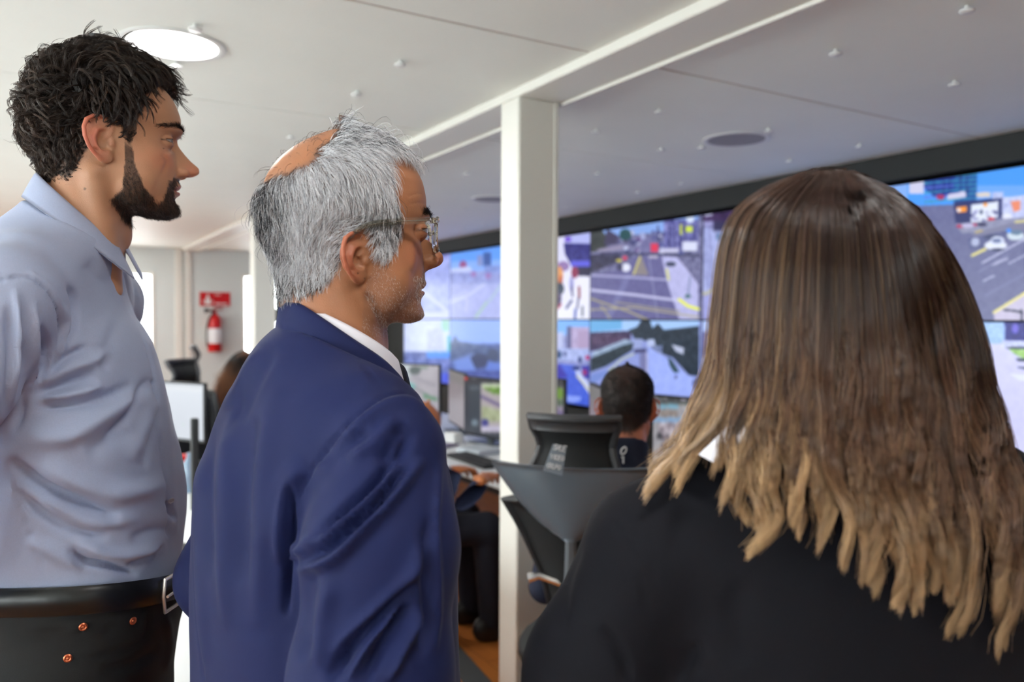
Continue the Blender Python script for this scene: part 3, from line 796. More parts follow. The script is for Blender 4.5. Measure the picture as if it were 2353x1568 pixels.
LAB = {(0, 0): 'farthest upper video wall panel, pale washed-out street picture beside the grey-haired man\'s mouth',
       (0, 1): 'farthest lower video wall panel, split into smaller pale pictures',
       (1, 0): 'upper video wall panel with blue sky and pale road just left of the white post',
       (1, 1): 'lower video wall panel with grey misty trees just left of the white post',
       (2, 0): 'upper video wall panel with people walking on a white floor, right of the white post',
       (2, 1): 'lower video wall panel with a blue street and tower block, right of the white post',
       (3, 0): 'upper video wall panel showing a wide avenue with zebra crossing and red bus',
       (3, 1): 'lower video wall panel showing a plaza between dark trees, above the seated man',
       (4, 0): 'upper video wall panel with curved kerb, partly covered by the long hair',
       (4, 1): 'lower video wall panel almost wholly hidden behind the long brown hair',
       (5, 0): 'nearest upper video wall panel with glass office block, white car and motorway',
       (5, 1): 'nearest lower video wall panel with a dark blue band above white, at the right edge'}
PAINT = {(0, 0): (p_c0t, z6), (0, 1): (p_c0b, z6), (1, 0): (p_c1t, z6), (1, 1): (p_c1b, z6), (2, 0): (p_c2t, z8), (2, 1): (p_c2b, z8), (3, 0): (p_c3t, z8), (3, 1): (p_c3b, z8),
         (4, 0): (p_c4t, z8), (4, 1): (p_c4b, z8), (5, 0): (p_c5t, z5), (5, 1): (p_c5b, z5)}
for i in range(6):
    for r in range(2):
        y1, y0 = PAN[i], PAN[i + 1]; zt = 1.5 + (SH + 0.004 if r == 0 else 0.001); zt_ = zt
        t = empty('display_panel', (XS + 0.03, (y0 + y1) / 2, zt - SH), 0, LAB[(i, r)], 'screen', 'panels of the big screen wall')
        b = MB().box((XS + 0.0005, y0 + 0.001, zt - SH + 0.001), (XS + 0.09, y1 - 0.001, zt - 0.001), 0.001)
        b.obj('housing', M_black, t, world=True)
        fn, cv = PAINT[(i, r)]
        def paint(v, s, tt, fn=fn, cv=cv, i=i, r=r):
            u, w, _ = project(v); p = Pic(u, w, conv=cv, seed=i); fn(p)
            if i in VIS: k_ = (u < VIS[i][0]) | (u > VIS[i][1]); p.c[k_] = street(s, tt, 10 + i + 7 * r)[k_]
            g = p.c.mean(1, keepdims=True); return g + (p.c - g) * 1.3 + np.array([-4, -3, 4])
        n = (300, 200) if i in (2, 3, 5) else (150, 100)
        grid_screen('picture', (XS, y1 - 0.005, zt - 0.004), (0, -(y1 - y0) + 0.010, 0), (0, 0, -SH + 0.008), n[0], n[1], paint, M_vid, t, blur=2 if i != 5 else 1)
# ================================================================== desks, monitors and what stands on them
M_desk = mat('white_laminate', srgb(226, 229, 230), 0.35)
M_leg = mat('grey_steel', srgb(120, 122, 124), 0.4, 0.3)
M_key = mat('black_keys', srgb(32, 33, 36), 0.5)
M_paper = mat('paper', srgb(232, 234, 238), 0.7)
M_mesh = mat('black_mesh', srgb(24, 26, 28), 0.75, noise=0.2, nscale=500)
def desk(x0, x1, y0, y1, lab, nleg=3):
    t = empty('desk', ((x0 + x1) / 2, (y0 + y1) / 2, 0), 0, lab, 'desk')
    MB().box((x0, y0, 0.725), (x1, y1, 0.75), 0.004).obj('desktop', M_desk, t, world=True)
    for k in range(nleg):
        y = y0 + 0.06 + (y1 - y0 - 0.12) * k / (nleg - 1)
        for x in (x0 + 0.08, x1 - 0.08):
            MB().box((x - .025, y - .025, 0), (x + .025, y + .025, 0.725), 0.004).obj('leg', M_leg, t, world=True)
    MB().box((x1 - .11, y0 + 0.09, 0.30), (x1 - .09, y1 - 0.09, 0.72), 0.002).obj('modesty_panel', M_dark if x0 > 1 else M_desk, t, world=True)  # dark on the right desks: under-desk shade put into the panel colour
    return t
desk(1.80, 2.80, 2.66, 6.9, 'long white desk under the row of monitors left and right of the white post', 4)
desk(1.80, 2.80, 0.6, 2.60, 'white desk hidden behind the woman, near end of the monitor row', 3)
desk(-0.72, 0.60, 1.72, 6.6, 'long white desk seen between the grey shirt and the blue suit', 4)
desk(-3.0, -1.6, 0.2, 7.5, 'white desk along the windows behind the man in the grey shirt', 4)  # unseen desk, added so less orange bounces off the floor
desk(-3.0, -1.6, -3.0, -0.4, 'white desk beneath the windows behind the photographer', 3)  # likewise unseen, added as a white bounce surface

def monitor(lab, pL, pR, ztop, h, paint, back=False, base=0.75, conv=None, grp=None, stand=True, thick=0.022):
    """pL, pR: world points of the left and right edge seen from its screen side"""
    pL, pR = Vector(pL), Vector(pR); pL.z = pR.z = 0
    a = (pR - pL); w = a.length; a.normalize(); n = Vector((a.y, -a.x, 0))      # n: the way the screen faces
    t = empty('monitor', ((pL.x + pR.x) / 2, (pL.y + pR.y) / 2, base), math.atan2(a.y, a.x), lab, 'monitor', grp)
    bz = 0.010
    b = MB().box((-w / 2, 0, ztop - h - base), (w / 2, thick, ztop - base), 0.004)
    b.obj('casing', M_dark, t, True)
    def pt(v, s, tt):
        p = Pic(s * 100, tt * 100 * h / w, seed=5) if conv is None else Pic(*project(v)[:2], conv=conv, seed=5)
        paint(p); return p.c
    grid_screen('picture', (-w / 2 + bz, -0.0012, ztop - base - bz), (w - 2 * bz, 0, 0), (0, 0, -(h - bz - 0.016)), 90, 54,
                (lambda v, s, tt: pt(np.array([t.matrix_basis @ Vector(q) for q in v]) if conv is not None else v, s, tt)), M_mon, t, world=False)
    if stand:
        MB().box((-.03, thick, 0.012), (.03, thick + .02, ztop - base - h * .4), 0.004).obj('stand', M_grey, t)
        MB().box((-.12, -.06, 0.001), (.12, .14, 0.012), 0.005).obj('base', M_grey, t)
    return t
zA = lambda x, y: (900 + x / 4.481, 780 + y / 4.481)
def m_a(p):
    p.c[:] = (172, 166, 176); p.grain(8, 0.2); p.rect(-300, 255, 200, 400, (186, 192, 198), 8); p.ell(240, 320, 60, 45, (70, 82, 82)); p.ell(330, 290, 50, 16, (110, 130, 118)); p.poly([(-200, 430), (110, 410), (250, 470), (200, 560), (-200, 560)], (120, 190, 192)); p.line([(200, 380), (450, 480)], 16, (140, 138, 150)); p.line([(200, 480), (460, 620)], 14, (110, 124, 120)); p.poly([(330, 560), (470, 600), (470, 640), (330, 610)], (96, 138, 110))
def m_c(p):
    p.c[:] = (60, 64, 74); p.rect(740, 380, 1300, 440, (54, 54, 62)); p.rect(820, 392, 1000, 404, (120, 120, 130)); p.ell(762, 396, 22, 22, (240, 70, 66)); p.rect(800, 480, 908, 940, (62, 70, 80)); p.rect(800, 484, 905, 520, (90, 100, 110)); p.ell(855, 860, 34, 34, (120, 136, 150))
    p.rect(918, 455, 1300, 960, (176, 168, 172)); p.rect(930, 460, 1300, 492, (196, 212, 176)); p.poly([(930, 500), (1300, 490), (1300, 610), (1040, 560)], (110, 150, 66), 34); p.line([(925, 590), (1110, 680)], 26, (98, 84, 134)); p.poly([(930, 690), (1300, 760), (1300, 850), (930, 850)], (168, 176, 142), 20); p.rect(925, 825, 995, 895, (66, 66, 140)); p.rect(925, 895, 1300, 950, (196, 190, 214), 18)
zB = lambda x, y: (1140 + x / 4.127, 820 + y / 4.127)
def m_c2(p):
    p.c[:] = (146, 136, 156); p.grain(14, 0.3); p.rect(300, 100, 640, 290, (66, 66, 72)); p.ell(590, 350, 60, 55, (112, 150, 60)); p.rect(300, 410, 700, 465, (86, 104, 84), 20); p.rect(560, 520, 700, 560, (112, 98, 140))
def m_e(p):
    p.c[:] = (168, 166, 172); p.grain(26, 0.5); p.rect(1400, 380, 2400, 450, (74, 76, 78)); p.spots(12, (1530, 385, 1900, 410), 9, [(190, 180, 200), (150, 150, 150)]); p.rect(1400, 440, 2400, 462, (120, 126, 118))
    p.rect(1540, 455, 1730, 490, (128, 184, 214)); p.rect(1400, 582, 1760, 618, (130, 172, 216)); p.rect(1550, 500, 1720, 570, (150, 140, 136), 44); p.rect(1540, 620, 1900, 740, (176, 166, 176), 50); p.rect(1800, 480, 1900, 580, (196, 196, 200), 20); p.spots(60, (1540, 720, 1900, 900), 20, [(196, 186, 200), (70, 70, 76), (216, 206, 214), (120, 110, 120)])
def m_g(p): p.c[:] = (128, 118, 126); p.grain(6, 0.1); p.rect(0, 0, 100, 14, (112, 108, 110))
def m_w(p): p.c[:] = (222, 228, 238); p.c += (p.v[:, None] * -.12); p.rect(2, 0.5, 98, 3, (206, 210, 216)); p.rect(2, 4, 98, 7, (228, 232, 238)); p.ell(52, 44, 1.4, 1.4, (190, 200, 230)); p.rect(72, 40, 74, 42, (196, 230, 206))
def at(u, d): return P(u, 735, d)
monitor('monitor with a road picture, partly behind the suit shoulder, left of the white post', at(836, 5.35), at(1011, 5.05), 1.212, .365, m_a, conv=zA)
monitor('narrow dim monitor turned sideways between the road monitor and the white post', at(1031, 5.5), at(1068, 4.98), 1.160, .37, m_g)
monitor('monitor with green map and a red dot, cut off by the white post', at(1066, 4.95), at(1176, 4.55), 1.150, .365, m_c, conv=zA)
monitor('monitor whose right end shows past the white post above the headrest', at(1184, 4.75), at(1298, 4.35), 1.175, .36, m_c2, conv=zB)
monitor('dim monitor edge just left of the seated dark-haired man\'s head', at(1356, 3.95), at(1402, 3.45), 1.190, .38, m_g)
monitor('monitor full of small thumbnail pictures right of the seated man\'s head', at(1500, 3.75), at(1668, 3.45), 1.150, .36, m_e, conv=zB)
monitor('monitor with a blank white screen between the two standing men', at(300, 4.15), at(469, 3.9), 1.180, .300, m_w)

# keyboards, papers, small desk things
def keyboard(c, rz, lab, w=.44, d=.14):
    t = empty('keyboard', c, rz, lab, 'keyboard')
    MB().box((-w / 2, -d / 2, 0), (w / 2, d / 2, .014), .004).obj('case', M_dark, t, True)
    k = MB()
    for r in range(5):
        for q in range(15): k.box((-w / 2 + .012 + q * (w - .024) / 15, -d / 2 + .012 + r * (d - .024) / 5, .013), (-w / 2 + .009 + (q + 1) * (w - .024) / 15, -d / 2 + .009 + (r + 1) * (d - .024) / 5, .020), .001)
    k.obj('keys', M_key, t)
    return t
q = onz(1080, 1052, .77); keyboard((q.x + .02, q.y - .02, .7505), 1.5708, 'black keyboard beneath the hands typing on the right desk')
q = onz(418, 1268, .77); keyboard((q.x - .16, q.y, .7505), 0.35, 'black keyboard beside the belt buckle on the left desk')
def slab(name, cat, lab, p0, wx, wy, h, m, rz=0):
    o = MB().box((-wx / 2, -wy / 2, 0), (wx / 2, wy / 2, h), min(h * .4, .006)).obj(name, m, None)
    o.location = (p0[0], p0[1], .7503); o.rotation_euler = (0, 0, rz); return tag(o, lab, cat)
q = onz(1050, 1000, .75); slab('paper_sheet', 'paper', 'white sheets lying on the right desk beside the blue suit', (q.x - .14, q.y - .52, 0), .22, .16, .004, M_paper, .3)
q = onz(1115, 1044, .76); slab('document_tray', 'tray', 'pale grey tray on the right desk touching the white post', (q.x + .02, q.y + .10, 0), .18, .20, .03, mat('pale_grey', srgb(188, 196, 204), .5), .2)
q = onz(1104, 1012, .77); slab('tissue_box', 'box', 'small white box in front of the green-map monitor', (q.x - .12, q.y + .12, 0), .07, .10, .06, M_white, .2)
q = onz(1030, 1036, .755); slab('folder', 'folder', 'thin violet-grey folder on the right desk beside the blue suit', (q.x, q.y + .22, 0), .20, .26, .012, mat('violet_grey', srgb(120, 112, 140), .5), .5)
# left desk: red box, dark pen holder, bottle
q = P(424, 1090, 3.6); t = slab('red_box', 'box', 'small red box behind the grey shirt on the left desk', (q.x, q.y, 0), .10, .08, .13, mat('red_card', srgb(190, 24, 20), .5), .2)
q = P(448, 1110, 3.1); o = MB().box((-.014, -.014, 0), (.014, .014, .36), .004).obj('cable_post', M_dark, None); o.location = (q.x, q.y, .7503); tag(o, 'thin dark upright post on the left desk against the suit sleeve', 'post')
q = onz(436, 1130, .752); o = MB().lathe([(.028, 0), (.030, .01), (.030, .12), (.012, .15), (.012, .17), (0, .17)], n=24).obj('bottle', mat('blue_bottle', srgb(150, 178, 206), .15, trans=.5), None, True); o.location = (q.x, q.y, .7503); tag(o, 'small pale blue bottle on the left desk beside the suit', 'bottle')

q0_, q1_ = onz(1036, 1502, 0), onz(1120, 1600, 0)
dd_ = (q1_ - q0_); o = MB().box((-.055, -1.2, 0), (.055, 1.2, .014), .005).obj('cable_cover', mat('grey_rubber', srgb(72, 74, 76), .7), None)
o.location = ((q0_ + q1_) / 2).to_tuple()[:2] + (.0005,); o.rotation_euler = (0, 0, math.atan2(-dd_.x, dd_.y)); tag(o, 'dark grey cable cover strip on the orange wood floor beside the blue suit', 'cable cover')
# fire extinguisher and its sign on the far wall
M_red = mat('extinguisher_red', srgb(196, 22, 26), .3)
q0, q1 = ony(459, 671, YF - .01), ony(529, 704, YF - .01)
sg = empty('fire_sign', ((q0.x + q1.x) / 2, YF - .004, (q0.z + q1.z) / 2), 0, 'red fire extinguisher sign with white emblem on the far wall', 'sign')
sw_, sh_ = (q1.x - q0.x), (q0.z - q1.z)
MB().box((-sw_ / 2, -.006, -sh_ / 2), (sw_ / 2, .003, sh_ / 2), .001).obj('plate', M_red, sg)
em = MB()
cx_ = -sw_ * .24; R_ = sh_ * .36
em.tube([(cx_ + R_ * math.cos(a), -.0075, R_ * math.sin(a)) for a in np.linspace(math.radians(195), math.radians(345), 14)], .006, 6)
em.prism([(cx_ - .022, -.055), (cx_ + .022, -.055), (cx_ + .030, -.01), (cx_ + .012, .025), (cx_ + .010, .055), (cx_ - .010, .055), (cx_ - .012, .025), (cx_ - .030, -.01)], Matrix.Translation((0, -.0062, 0)) @ Matrix.Rotation(math.pi / 2, 4, 'X'), .002)
em.obj('emblem', M_white, sg)
for k in range(6): MB().box((-.005 + k * .012, -.008, .046), (.003 + k * .012, -.006, .058)).obj('letter', M_white, sg)
for k in range(12): MB().box((-.005 + k * .0125, -.008, -.066), (.0035 + k * .0125, -.006, -.046)).obj('letter', M_white, sg)
q = ony(494, 760, YF - .12); ex = empty('fire_extinguisher', (q.x, YF - .10, 1.10), 0, 'red fire extinguisher with black hose on the far wall', 'fire extinguisher')
MB().lathe([(0, 0), (.070, 0), (.078, .012), (.078, .36), (.070, .40), (.045, .44), (.024, .455), (.022, .475), (0, .475)], n=32).obj('cylinder', M_red, ex, True)
MB().lathe([(.0790, .10), (.0795, .101), (.0795, .28), (.0790, .281)], n=32).obj('label_band', M_paper, ex, True)
MB().box((-.02, -.02, .47), (.02, .02, .50), .004).box((-.02, -.012, .50), (.09, .012, .515), .003).box((-.01, -.012, .528), (.10, .012, .543), .003).obj('valve', mat('valve_red', srgb(150, 40, 40), .4), ex)
MB().tube([(-.02, 0, .485), (-.07, -.01, .495), (-.11, -.02, .49)], [.012, .014, .03], 12).obj('horn', M_black, ex, True)
MB().tube(spline([(.0, -.02, .48), (-.06, -.05, .42), (-.095, -.05, .30), (-.10, -.04, .16), (-.088, -.03, .06)], 6), .009, 8).obj('hose', M_dark, ex, True)
MB().box((-.02, .070, .34), (.02, .099, .40), .003).obj('bracket', M_dark, ex)

# ------------------------------------------------------------------ office chairs
def office_chair(loc, rz, lab, head=True, shell=False, hz=0.0, label_on=False, grp=None):
    """+y is the way the sitter faces"""
    t = empty('office_chair', loc, rz, lab, 'chair', grp)
    # five-star base with castors
    for k in range(5):
        a = k * 2 * math.pi / 5 + .3; c, s = math.cos(a), math.sin(a)
        l = MB().tube([(0, 0, .11), (.16 * c, .16 * s, .10), (.31 * c, .31 * s, .075)], [.028, .022, .016], 8).obj('base_leg', M_dark, t, True)
        MB().lathe([(0, -.018), (.026, -.018), (.028, -.012), (.028, .012), (.026, .018), (0, .018)], (.31 * c, .31 * s, .028), 'X', 16, M=None).tube([(.31 * c, .31 * s, .03), (.31 * c, .31 * s, .07)], .008, 8).obj('castor', M_dark, l, True)
    MB().lathe([(.03, .09), (.03, .24), (.018, .25), (.018, .40), (0, .40)], n=16).obj('gas_lift', M_chrome, t, True)
    s_, f_ = surface_nets(lambda X, Y, Z: smax(sd_ell(X, Y, Z, (0, .02, .46), (.22 if shell else .26, .26, .075)), (.47 - .02 * np.cos(Y * 6)) - Z - .075, .03), (-.3, -.3, .36), (.3, .34, .56), .02)
    mesh_obj('seat', s_, f_, M_black, t, True)
    if shell:
        MB().tube([(-.02, -.25, .74), (-.10, -.26, .765), (-.13, -.26, .755)], [.012, .012, .016], 8).obj('tilt_lever', M_chrome, t, True)
    for sx in (() if shell else (-1, 1)):
        ar = MB().tube([(sx * .22, -.02, .42), (sx * .30, -.02, .44), (sx * .31, -.02, .64)], .016, 8).obj('armrest', M_grey, t, True)
        MB().box((sx * .31 - .04, -.13, .64), (sx * .31 + .04, .13, .665), .01).obj('arm_pad', M_dark, ar)
    # back: frame and mesh
    zt = 0.98
    def bw(z): return np.interp(z, [.50, .60, .75, .90, zt], [.05, .06, .09, .155, .205] if shell else [.15, .20, .225, .235, .215])
    def by(z): return -.22 - .05 * math.sin((z - .5) * 3.0) - .06 * (z - .5)
    rows = [[(x * bw(z), by(z) + .045 * x * x, z) for x in np.linspace(-1, 1, 13)] for z in np.linspace(.52, zt, 14)]
    grid_patch('back_mesh', rows, M_mesh, t, .006)
    loop = [(-bw(z), by(z) + .045, z) for z in np.linspace(.52, zt, 10)] + [(x * bw(zt), by(zt) + .045 * x * x, zt + .012 * (1 - x * x)) for x in np.linspace(-.85, .85, 7)] + [(bw(z), by(z) + .045, z) for z in np.linspace(zt, .52, 10)] + [(x * bw(.52), by(.52) + .045 * x * x, .52) for x in (.6, 0, -.6)]
    MB().tube(loop + loop[:1], .013, 8).obj('back_frame', M_dark, t, True)
    MB().tube([(0, -.02, .42), (0, -.22, .45), (0, -.33, .62), (0, by(.9) - .03, .92)], [.03, .028, .022, .016], 8).obj('spine', M_grey, t, True)
    if shell:          # triangular plastic back shell as wide as the back, tapering down
        zs = np.linspace(.893, 1.097, 16)
        rows = []
        for z in zs:
            k = (z - zs[0]) / (zs[-1] - zs[0]); w = .030 + .205 * k ** .66
            rows.append([(x * w, by(z) - .035 - .018 * (1 - x * x) + .05 * x * x, z) for x in np.linspace(-1, 1, 15)])
        grid_patch('back_shell', rows, M_shell, t, .012)
    if head:
        z0, z1 = 1.06 + hz, 1.235 + hz
        hw = lambda z: .115 + .012 * math.cos((z - z0) / (z1 - z0) * 2 * math.pi)
        hy = lambda z: by(1.0) + .01 - .02 * math.cos((z - z0) / (z1 - z0) * math.pi * 2)
        R = lambda x, z: (x * hw(z), hy(z) + .035 * x * x, z)
        hr = grid_patch('headrest', [[R(x, z) for x in np.linspace(-.97, .97, 11)] for z in np.linspace(z0 + .02, z1 - .02, 8)], M_mesh, t, .006)
        lp = [R(-1, z) for z in np.linspace(z0, z1, 7)] + [R(x, z1) for x in (-.6, -.2, .2, .6)] + [R(1, z) for z in np.linspace(z1, z0, 7)] + [R(x, z0) for x in (.6, .2, -.2, -.6)]
        mb = MB(); 
        mb.tube(lp + lp[:1], .013, 8); mb.obj('headrest_frame', M_greyd, hr, True)
        grid_patch('headrest_band', [[tuple(np.array(R(x, z)) + np.array([0, -.010, 0])) for x in np.linspace(-.97, .97, 11)] for z in (z1 - .034, z1 - .02, z1 - .004)], M_greyd, hr, .010)
        MB().tube([(0, by(.95) - .02, .95), (0, by(1.0) - .035, 1.03), (0, hy(z0) - .012, z0 + .04)], [.016, .014, .012], 8).obj('headrest_post', M_dark, t, True)
    return t
M_shell = mat('grey_shell', srgb(92, 102, 112), .30, spec=.6)
M_greyd = mat('dark_grey_plastic', srgb(66, 67, 70), .4)
# ================================================================== people: shared head, ear, hair tools
def facing(azimuth, pitch=0.0, roll=0.0):
    """rotation whose +y looks along the compass angle (clockwise from +Y, radians), +x to the person's right"""
    return Matrix.Rotation(-azimuth, 4, 'Z') @ Matrix.Rotation(pitch, 4, 'X') @ Matrix.Rotation(roll, 4, 'Y')
H_Z = [-.02, -.005, .0, .012, .028, .04, .055, .067, .08, .095, .110, .122, .135, .150, .170, .190, .210, .225, .233, .236]
H_F = [.030, .066, .077, .087, .086, .088, .090, .090, .089, .087, .086, .0885, .095, .0965, .094, .085, .066, .038, .016, .004]
H_B = [.00, .00, -.005, -.02, -.035, -.05, -.066, -.077, -.086, -.093, -.098, -.101, -.102, -.101, -.096, -.084, -.062, -.036, -.016, -.004]
H_W = [.012, .022, .030, .042, .050, .0555, .0605, .0640, .0670, .0695, .071, .0720, .0735, .0755, .0755, .070, .056, .035, .015, .004]
N_Z = [.058, .0625, .066, .0685, .0715, .076, .081, .088, .098, .110, .118, .127]
N_P = [.0, .002, .009, .018, .0255, .0300, .0300, .0245, .0165, .0085, .0035, .0]
N_W = [.017, .017, .0165, .0155, .0145, .0130, .0115, .0100, .0090, .0085, .0090, .0100]
def head_fn(prm):
    sw, sd = prm.get('w', 1.0), prm.get('d', 1.0)
    nose, pz = prm.get('nose', 1.0), prm.get('nose_z', 0.0)
    HF = np.array(H_F) + np.interp(H_Z, *prm['front']) if 'front' in prm else np.array(H_F)
    def base(X, Y, Z):
        z1, idx = np.unique(Z, return_inverse=True)
        idx = idx.reshape(Z.shape)
        f, b, w = cub(z1, H_Z, HF)[idx], cub(z1, H_Z, H_B)[idx] * F32(sd), cub(z1, H_Z, H_W)[idx] * F32(sw)
        yc = np.interp(z1, [0, .05, .10], [.022, .012, -.008]).astype(F32)[idx]
        l = np.where(Y > yc, f - yc, yc - b)
        x, y = np.abs(X) / w, np.abs(Y - yc) / l
        q = np.where(Y > yc, 2.25, 2.0).astype(F32)
        k0 = (x ** q + y ** q) ** (1 / q) + 1e-6
        g = np.sqrt((x / w) ** 2 + (y / l) ** 2) / k0 + 1e-6
        return (k0 - 1) / g
    def fn(X, Y, Z):
        aX = np.abs(X)
        npf = cub(Z, np.array(N_Z) + pz * np.clip((np.array(N_Z) - .058) / .02, 0, 1) * (np.array(N_Z) < .11), np.array(N_P) * nose)
        nw = cub(Z, N_Z, N_W)
        D = npf * np.exp(-(aX / nw) ** 2.4)
        G = lambda x0, sx, z0, sz: np.exp(-((aX - x0) / sx) ** 2 - ((Z - z0) / sz) ** 2)
        D += -.0115 * G(.031, .0145, .1145, .0095) - .004 * G(.016, .006, .112, .008)
        D += prm.get('brow', .0055) * G(.024, .022, .1320, .0065)
        D += .0030 * G(.046, .015, .088, .016) - .0030 * G(.044, .016, .060, .016) * prm.get('gaunt', 1.0)
        D += .0045 * G(.0, .016, .0125, .011) - .0025 * G(.0, .018, .0285, .005)
        D += .0045 * G(.0, .017, .0505, .0048) * (1 - .25 * G(0, .003, .053, .008)) + .0015 * G(.010, .01, .053, .003)
        D += .0052 * G(.0, .0165, .0400, .0042)
        D += -.0060 * np.exp(-(aX / .0235) ** 6 - ((Z - .0455 + aX * .10) / .0014) ** 2)
        D += -.0018 * G(.026, .005, .0445, .005)
        # fold from nostril to mouth corner
        t = np.clip((.074 - Z) / .032, 0, 1); xl = .0185 + .014 * t
        D += -prm.get('fold', .0014) * np.exp(-((aX - xl) / .0028) ** 2) * (Z < .078) * (Z > .036)
        fr = np.clip((Y - .015) / .045, 0, 1); fr = fr * fr * (3 - 2 * fr)
        d = base(X, Y - D * fr, Z)
        # underside of the jaw
        zl = np.interp(np.clip(Y, -.08, .1), [-.08, -.02, .012, .05, .1], [.058, .045, .022, .006, -.002]).astype(F32)
        d = smax(d, (zl - Z) * .93, .016)
        # masseter, cheek bone side
        d = smin(d, sd_ell(aX, Y, Z, (.049, .030, .045), (.014, .022, .026)), .022)
        # nose wings, nostrils, tip
        d = smin(d, sd_ell(aX, Y, Z, (.0125, .1005, .0725 + pz), (.0068, .0105, .0078)), .005)
        d = smin(d, sd_ell(X, Y, Z, (0, .1120 + .028 * (nose - 1), .0775 + pz), (.0095, .0085, .0085)), .006)
        d = smax(d, -sd_ell(aX, Y, Z, (.0068, .1070, .0655 + pz * .7), (.0040, .0068, .0045)), .002)
        # eyes
        oh = prm.get('eye_open', .0046)
        for sx in (1, -1):
            ex, ey, ez = .031 * sx, prm.get('eye_y', .0755), .1145
            s = np.sqrt((X - ex) ** 2 + (Y - ey) ** 2 + (Z - ez) ** 2)
            u = (X - ex) / .0140
            up = oh * (1 - u * u); dn = -oh * .72 * (1 - u * u)
            op = np.minimum(up - (Z - ez), (Z - ez) - dn)           # > 0 inside the lid opening
            op = np.where(Y > ey, op, -.01)
            d = smin(d, s - .0138, .0035)
            crease = np.exp(-((Z - ez - oh - .0038) / .0010) ** 2) * np.exp(-(u / 1.1) ** 4) * (Y > ey)
            d = d + .0012 * crease
            d = smax(d, -np.maximum(s - .0175, -op), .0008)
        # neck
        n0, n1 = prm.get('neck0', (0, -.028, .055)), prm.get('neck1', (0, -.062, -.115))
        nr = prm.get('neck_r', (.052, .060))
        d = smin(d, sd_cone(X, Y, Z, n0, n1, nr[0], nr[1], ((0, 1, 0), .94)), .024)
        # sternomastoid and larynx
        d = smin(d, sd_cone(aX, Y, Z, (.058, -.022, .055), (.020, n1[1] + .052, n1[2] + .01), .010, .009), .018)
        d = smin(d, sd_ell(X, Y, Z, (0, (n0[1] + n1[1]) / 2 + .056, (n0[2] + n1[2]) / 2 + .01), (.010, .010, .018)), .016)
        if not prm.get('no_ears'):
            d = smin(d, ear_fn(aX, Y, Z, prm), .004)
        return d
    return fn
def ear_fn(X, Y, Z, prm):
    ph, tl = math.radians(prm.get('ear_out', 24)), math.radians(prm.get('ear_tilt', 9))
    sc = prm.get('ear', 1.0)
    c = (prm.get('ear_x', .0715), prm.get('ear_y', -.010), prm.get('ear_z', .1015))
    x, y, z = X - c[0], Y - c[1], Z - c[2]
    s = (-math.sin(ph)) * x + math.cos(ph) * y; o = math.cos(ph) * x + math.sin(ph) * y
    s, t = s * math.cos(tl) - z * math.sin(tl) * -1, z * math.cos(tl) - s * math.sin(tl)
    s, t, o = s / sc / prm.get('ear_w', 1.08), t / sc, o / sc
    E = lambda c, r: sd_ell(s, t, o, c, r)
    hel = [(.0050, .0020, .0010), (.0110, .0070, .0022), (.0150, .0145, .0030), (.0145, .0240, .0040), (.0070, .0310, .0050), (-.0045, .0325, .0062), (-.0145, .0275, .0078),
           (-.0195, .0175, .0086), (-.0205, .0050, .0086), (-.0180, -.0075, .0076), (-.0130, -.0175, .0058), (-.0070, -.0245, .0036)]
    rr = [.0018, .0026, .0028, .0028, .0029, .0029, .0029, .0028, .0027, .0026, .0026, .0030]
    d = E((-.002, .003, .0005), (.0180, .0280, .0040))
    d = smin(d, E((.006, .0, -.009), (.012, .024, .010)), .006)                     # root on the skull
    d = smax(d, -sd_chain(s, t, o, [(.0080, .0220, .0075), (-.0040, .0250, .0085), (-.0120, .0190, .0090), (-.0155, .0060, .0090), (-.0130, -.0070, .0075)],
                          [.0030, .0034, .0034, .0032, .0020], .003), .004)          # channel under the rim
    d = smin(d, sd_chain(s, t, o, [(.0060, .0150, .0020), (-.0040, .0130, .0050), (-.0095, .0040, .0058), (-.0085, -.0070, .0050), (-.0030, -.0145, .0040), (.0040, -.0160, .003)],
                         [.0022, .0028, .0030, .0028, .0028, .0026], .001), .0050)
    d = smax(d, -E((.0020, -.0035, .0055), (.0085, .0115, .0095)), .004)            # concha
    d = smax(d, -E((.0045, .0085, .0060), (.0065, .0045, .0052)), .003)
    d = smin(d, sd_chain(s, t, o, hel, rr, .0006), .0032)
    d = smin(d, E((.0115, -.0050, .0025), (.0040, .0062, .0040)), .003)             # tragus
    lb = prm.get('lobe', 1.0)
    d = smin(d, E((.0005, -.0240, .0015), (.0092, .0090 * lb, .0040)), .004)
    return d * sc
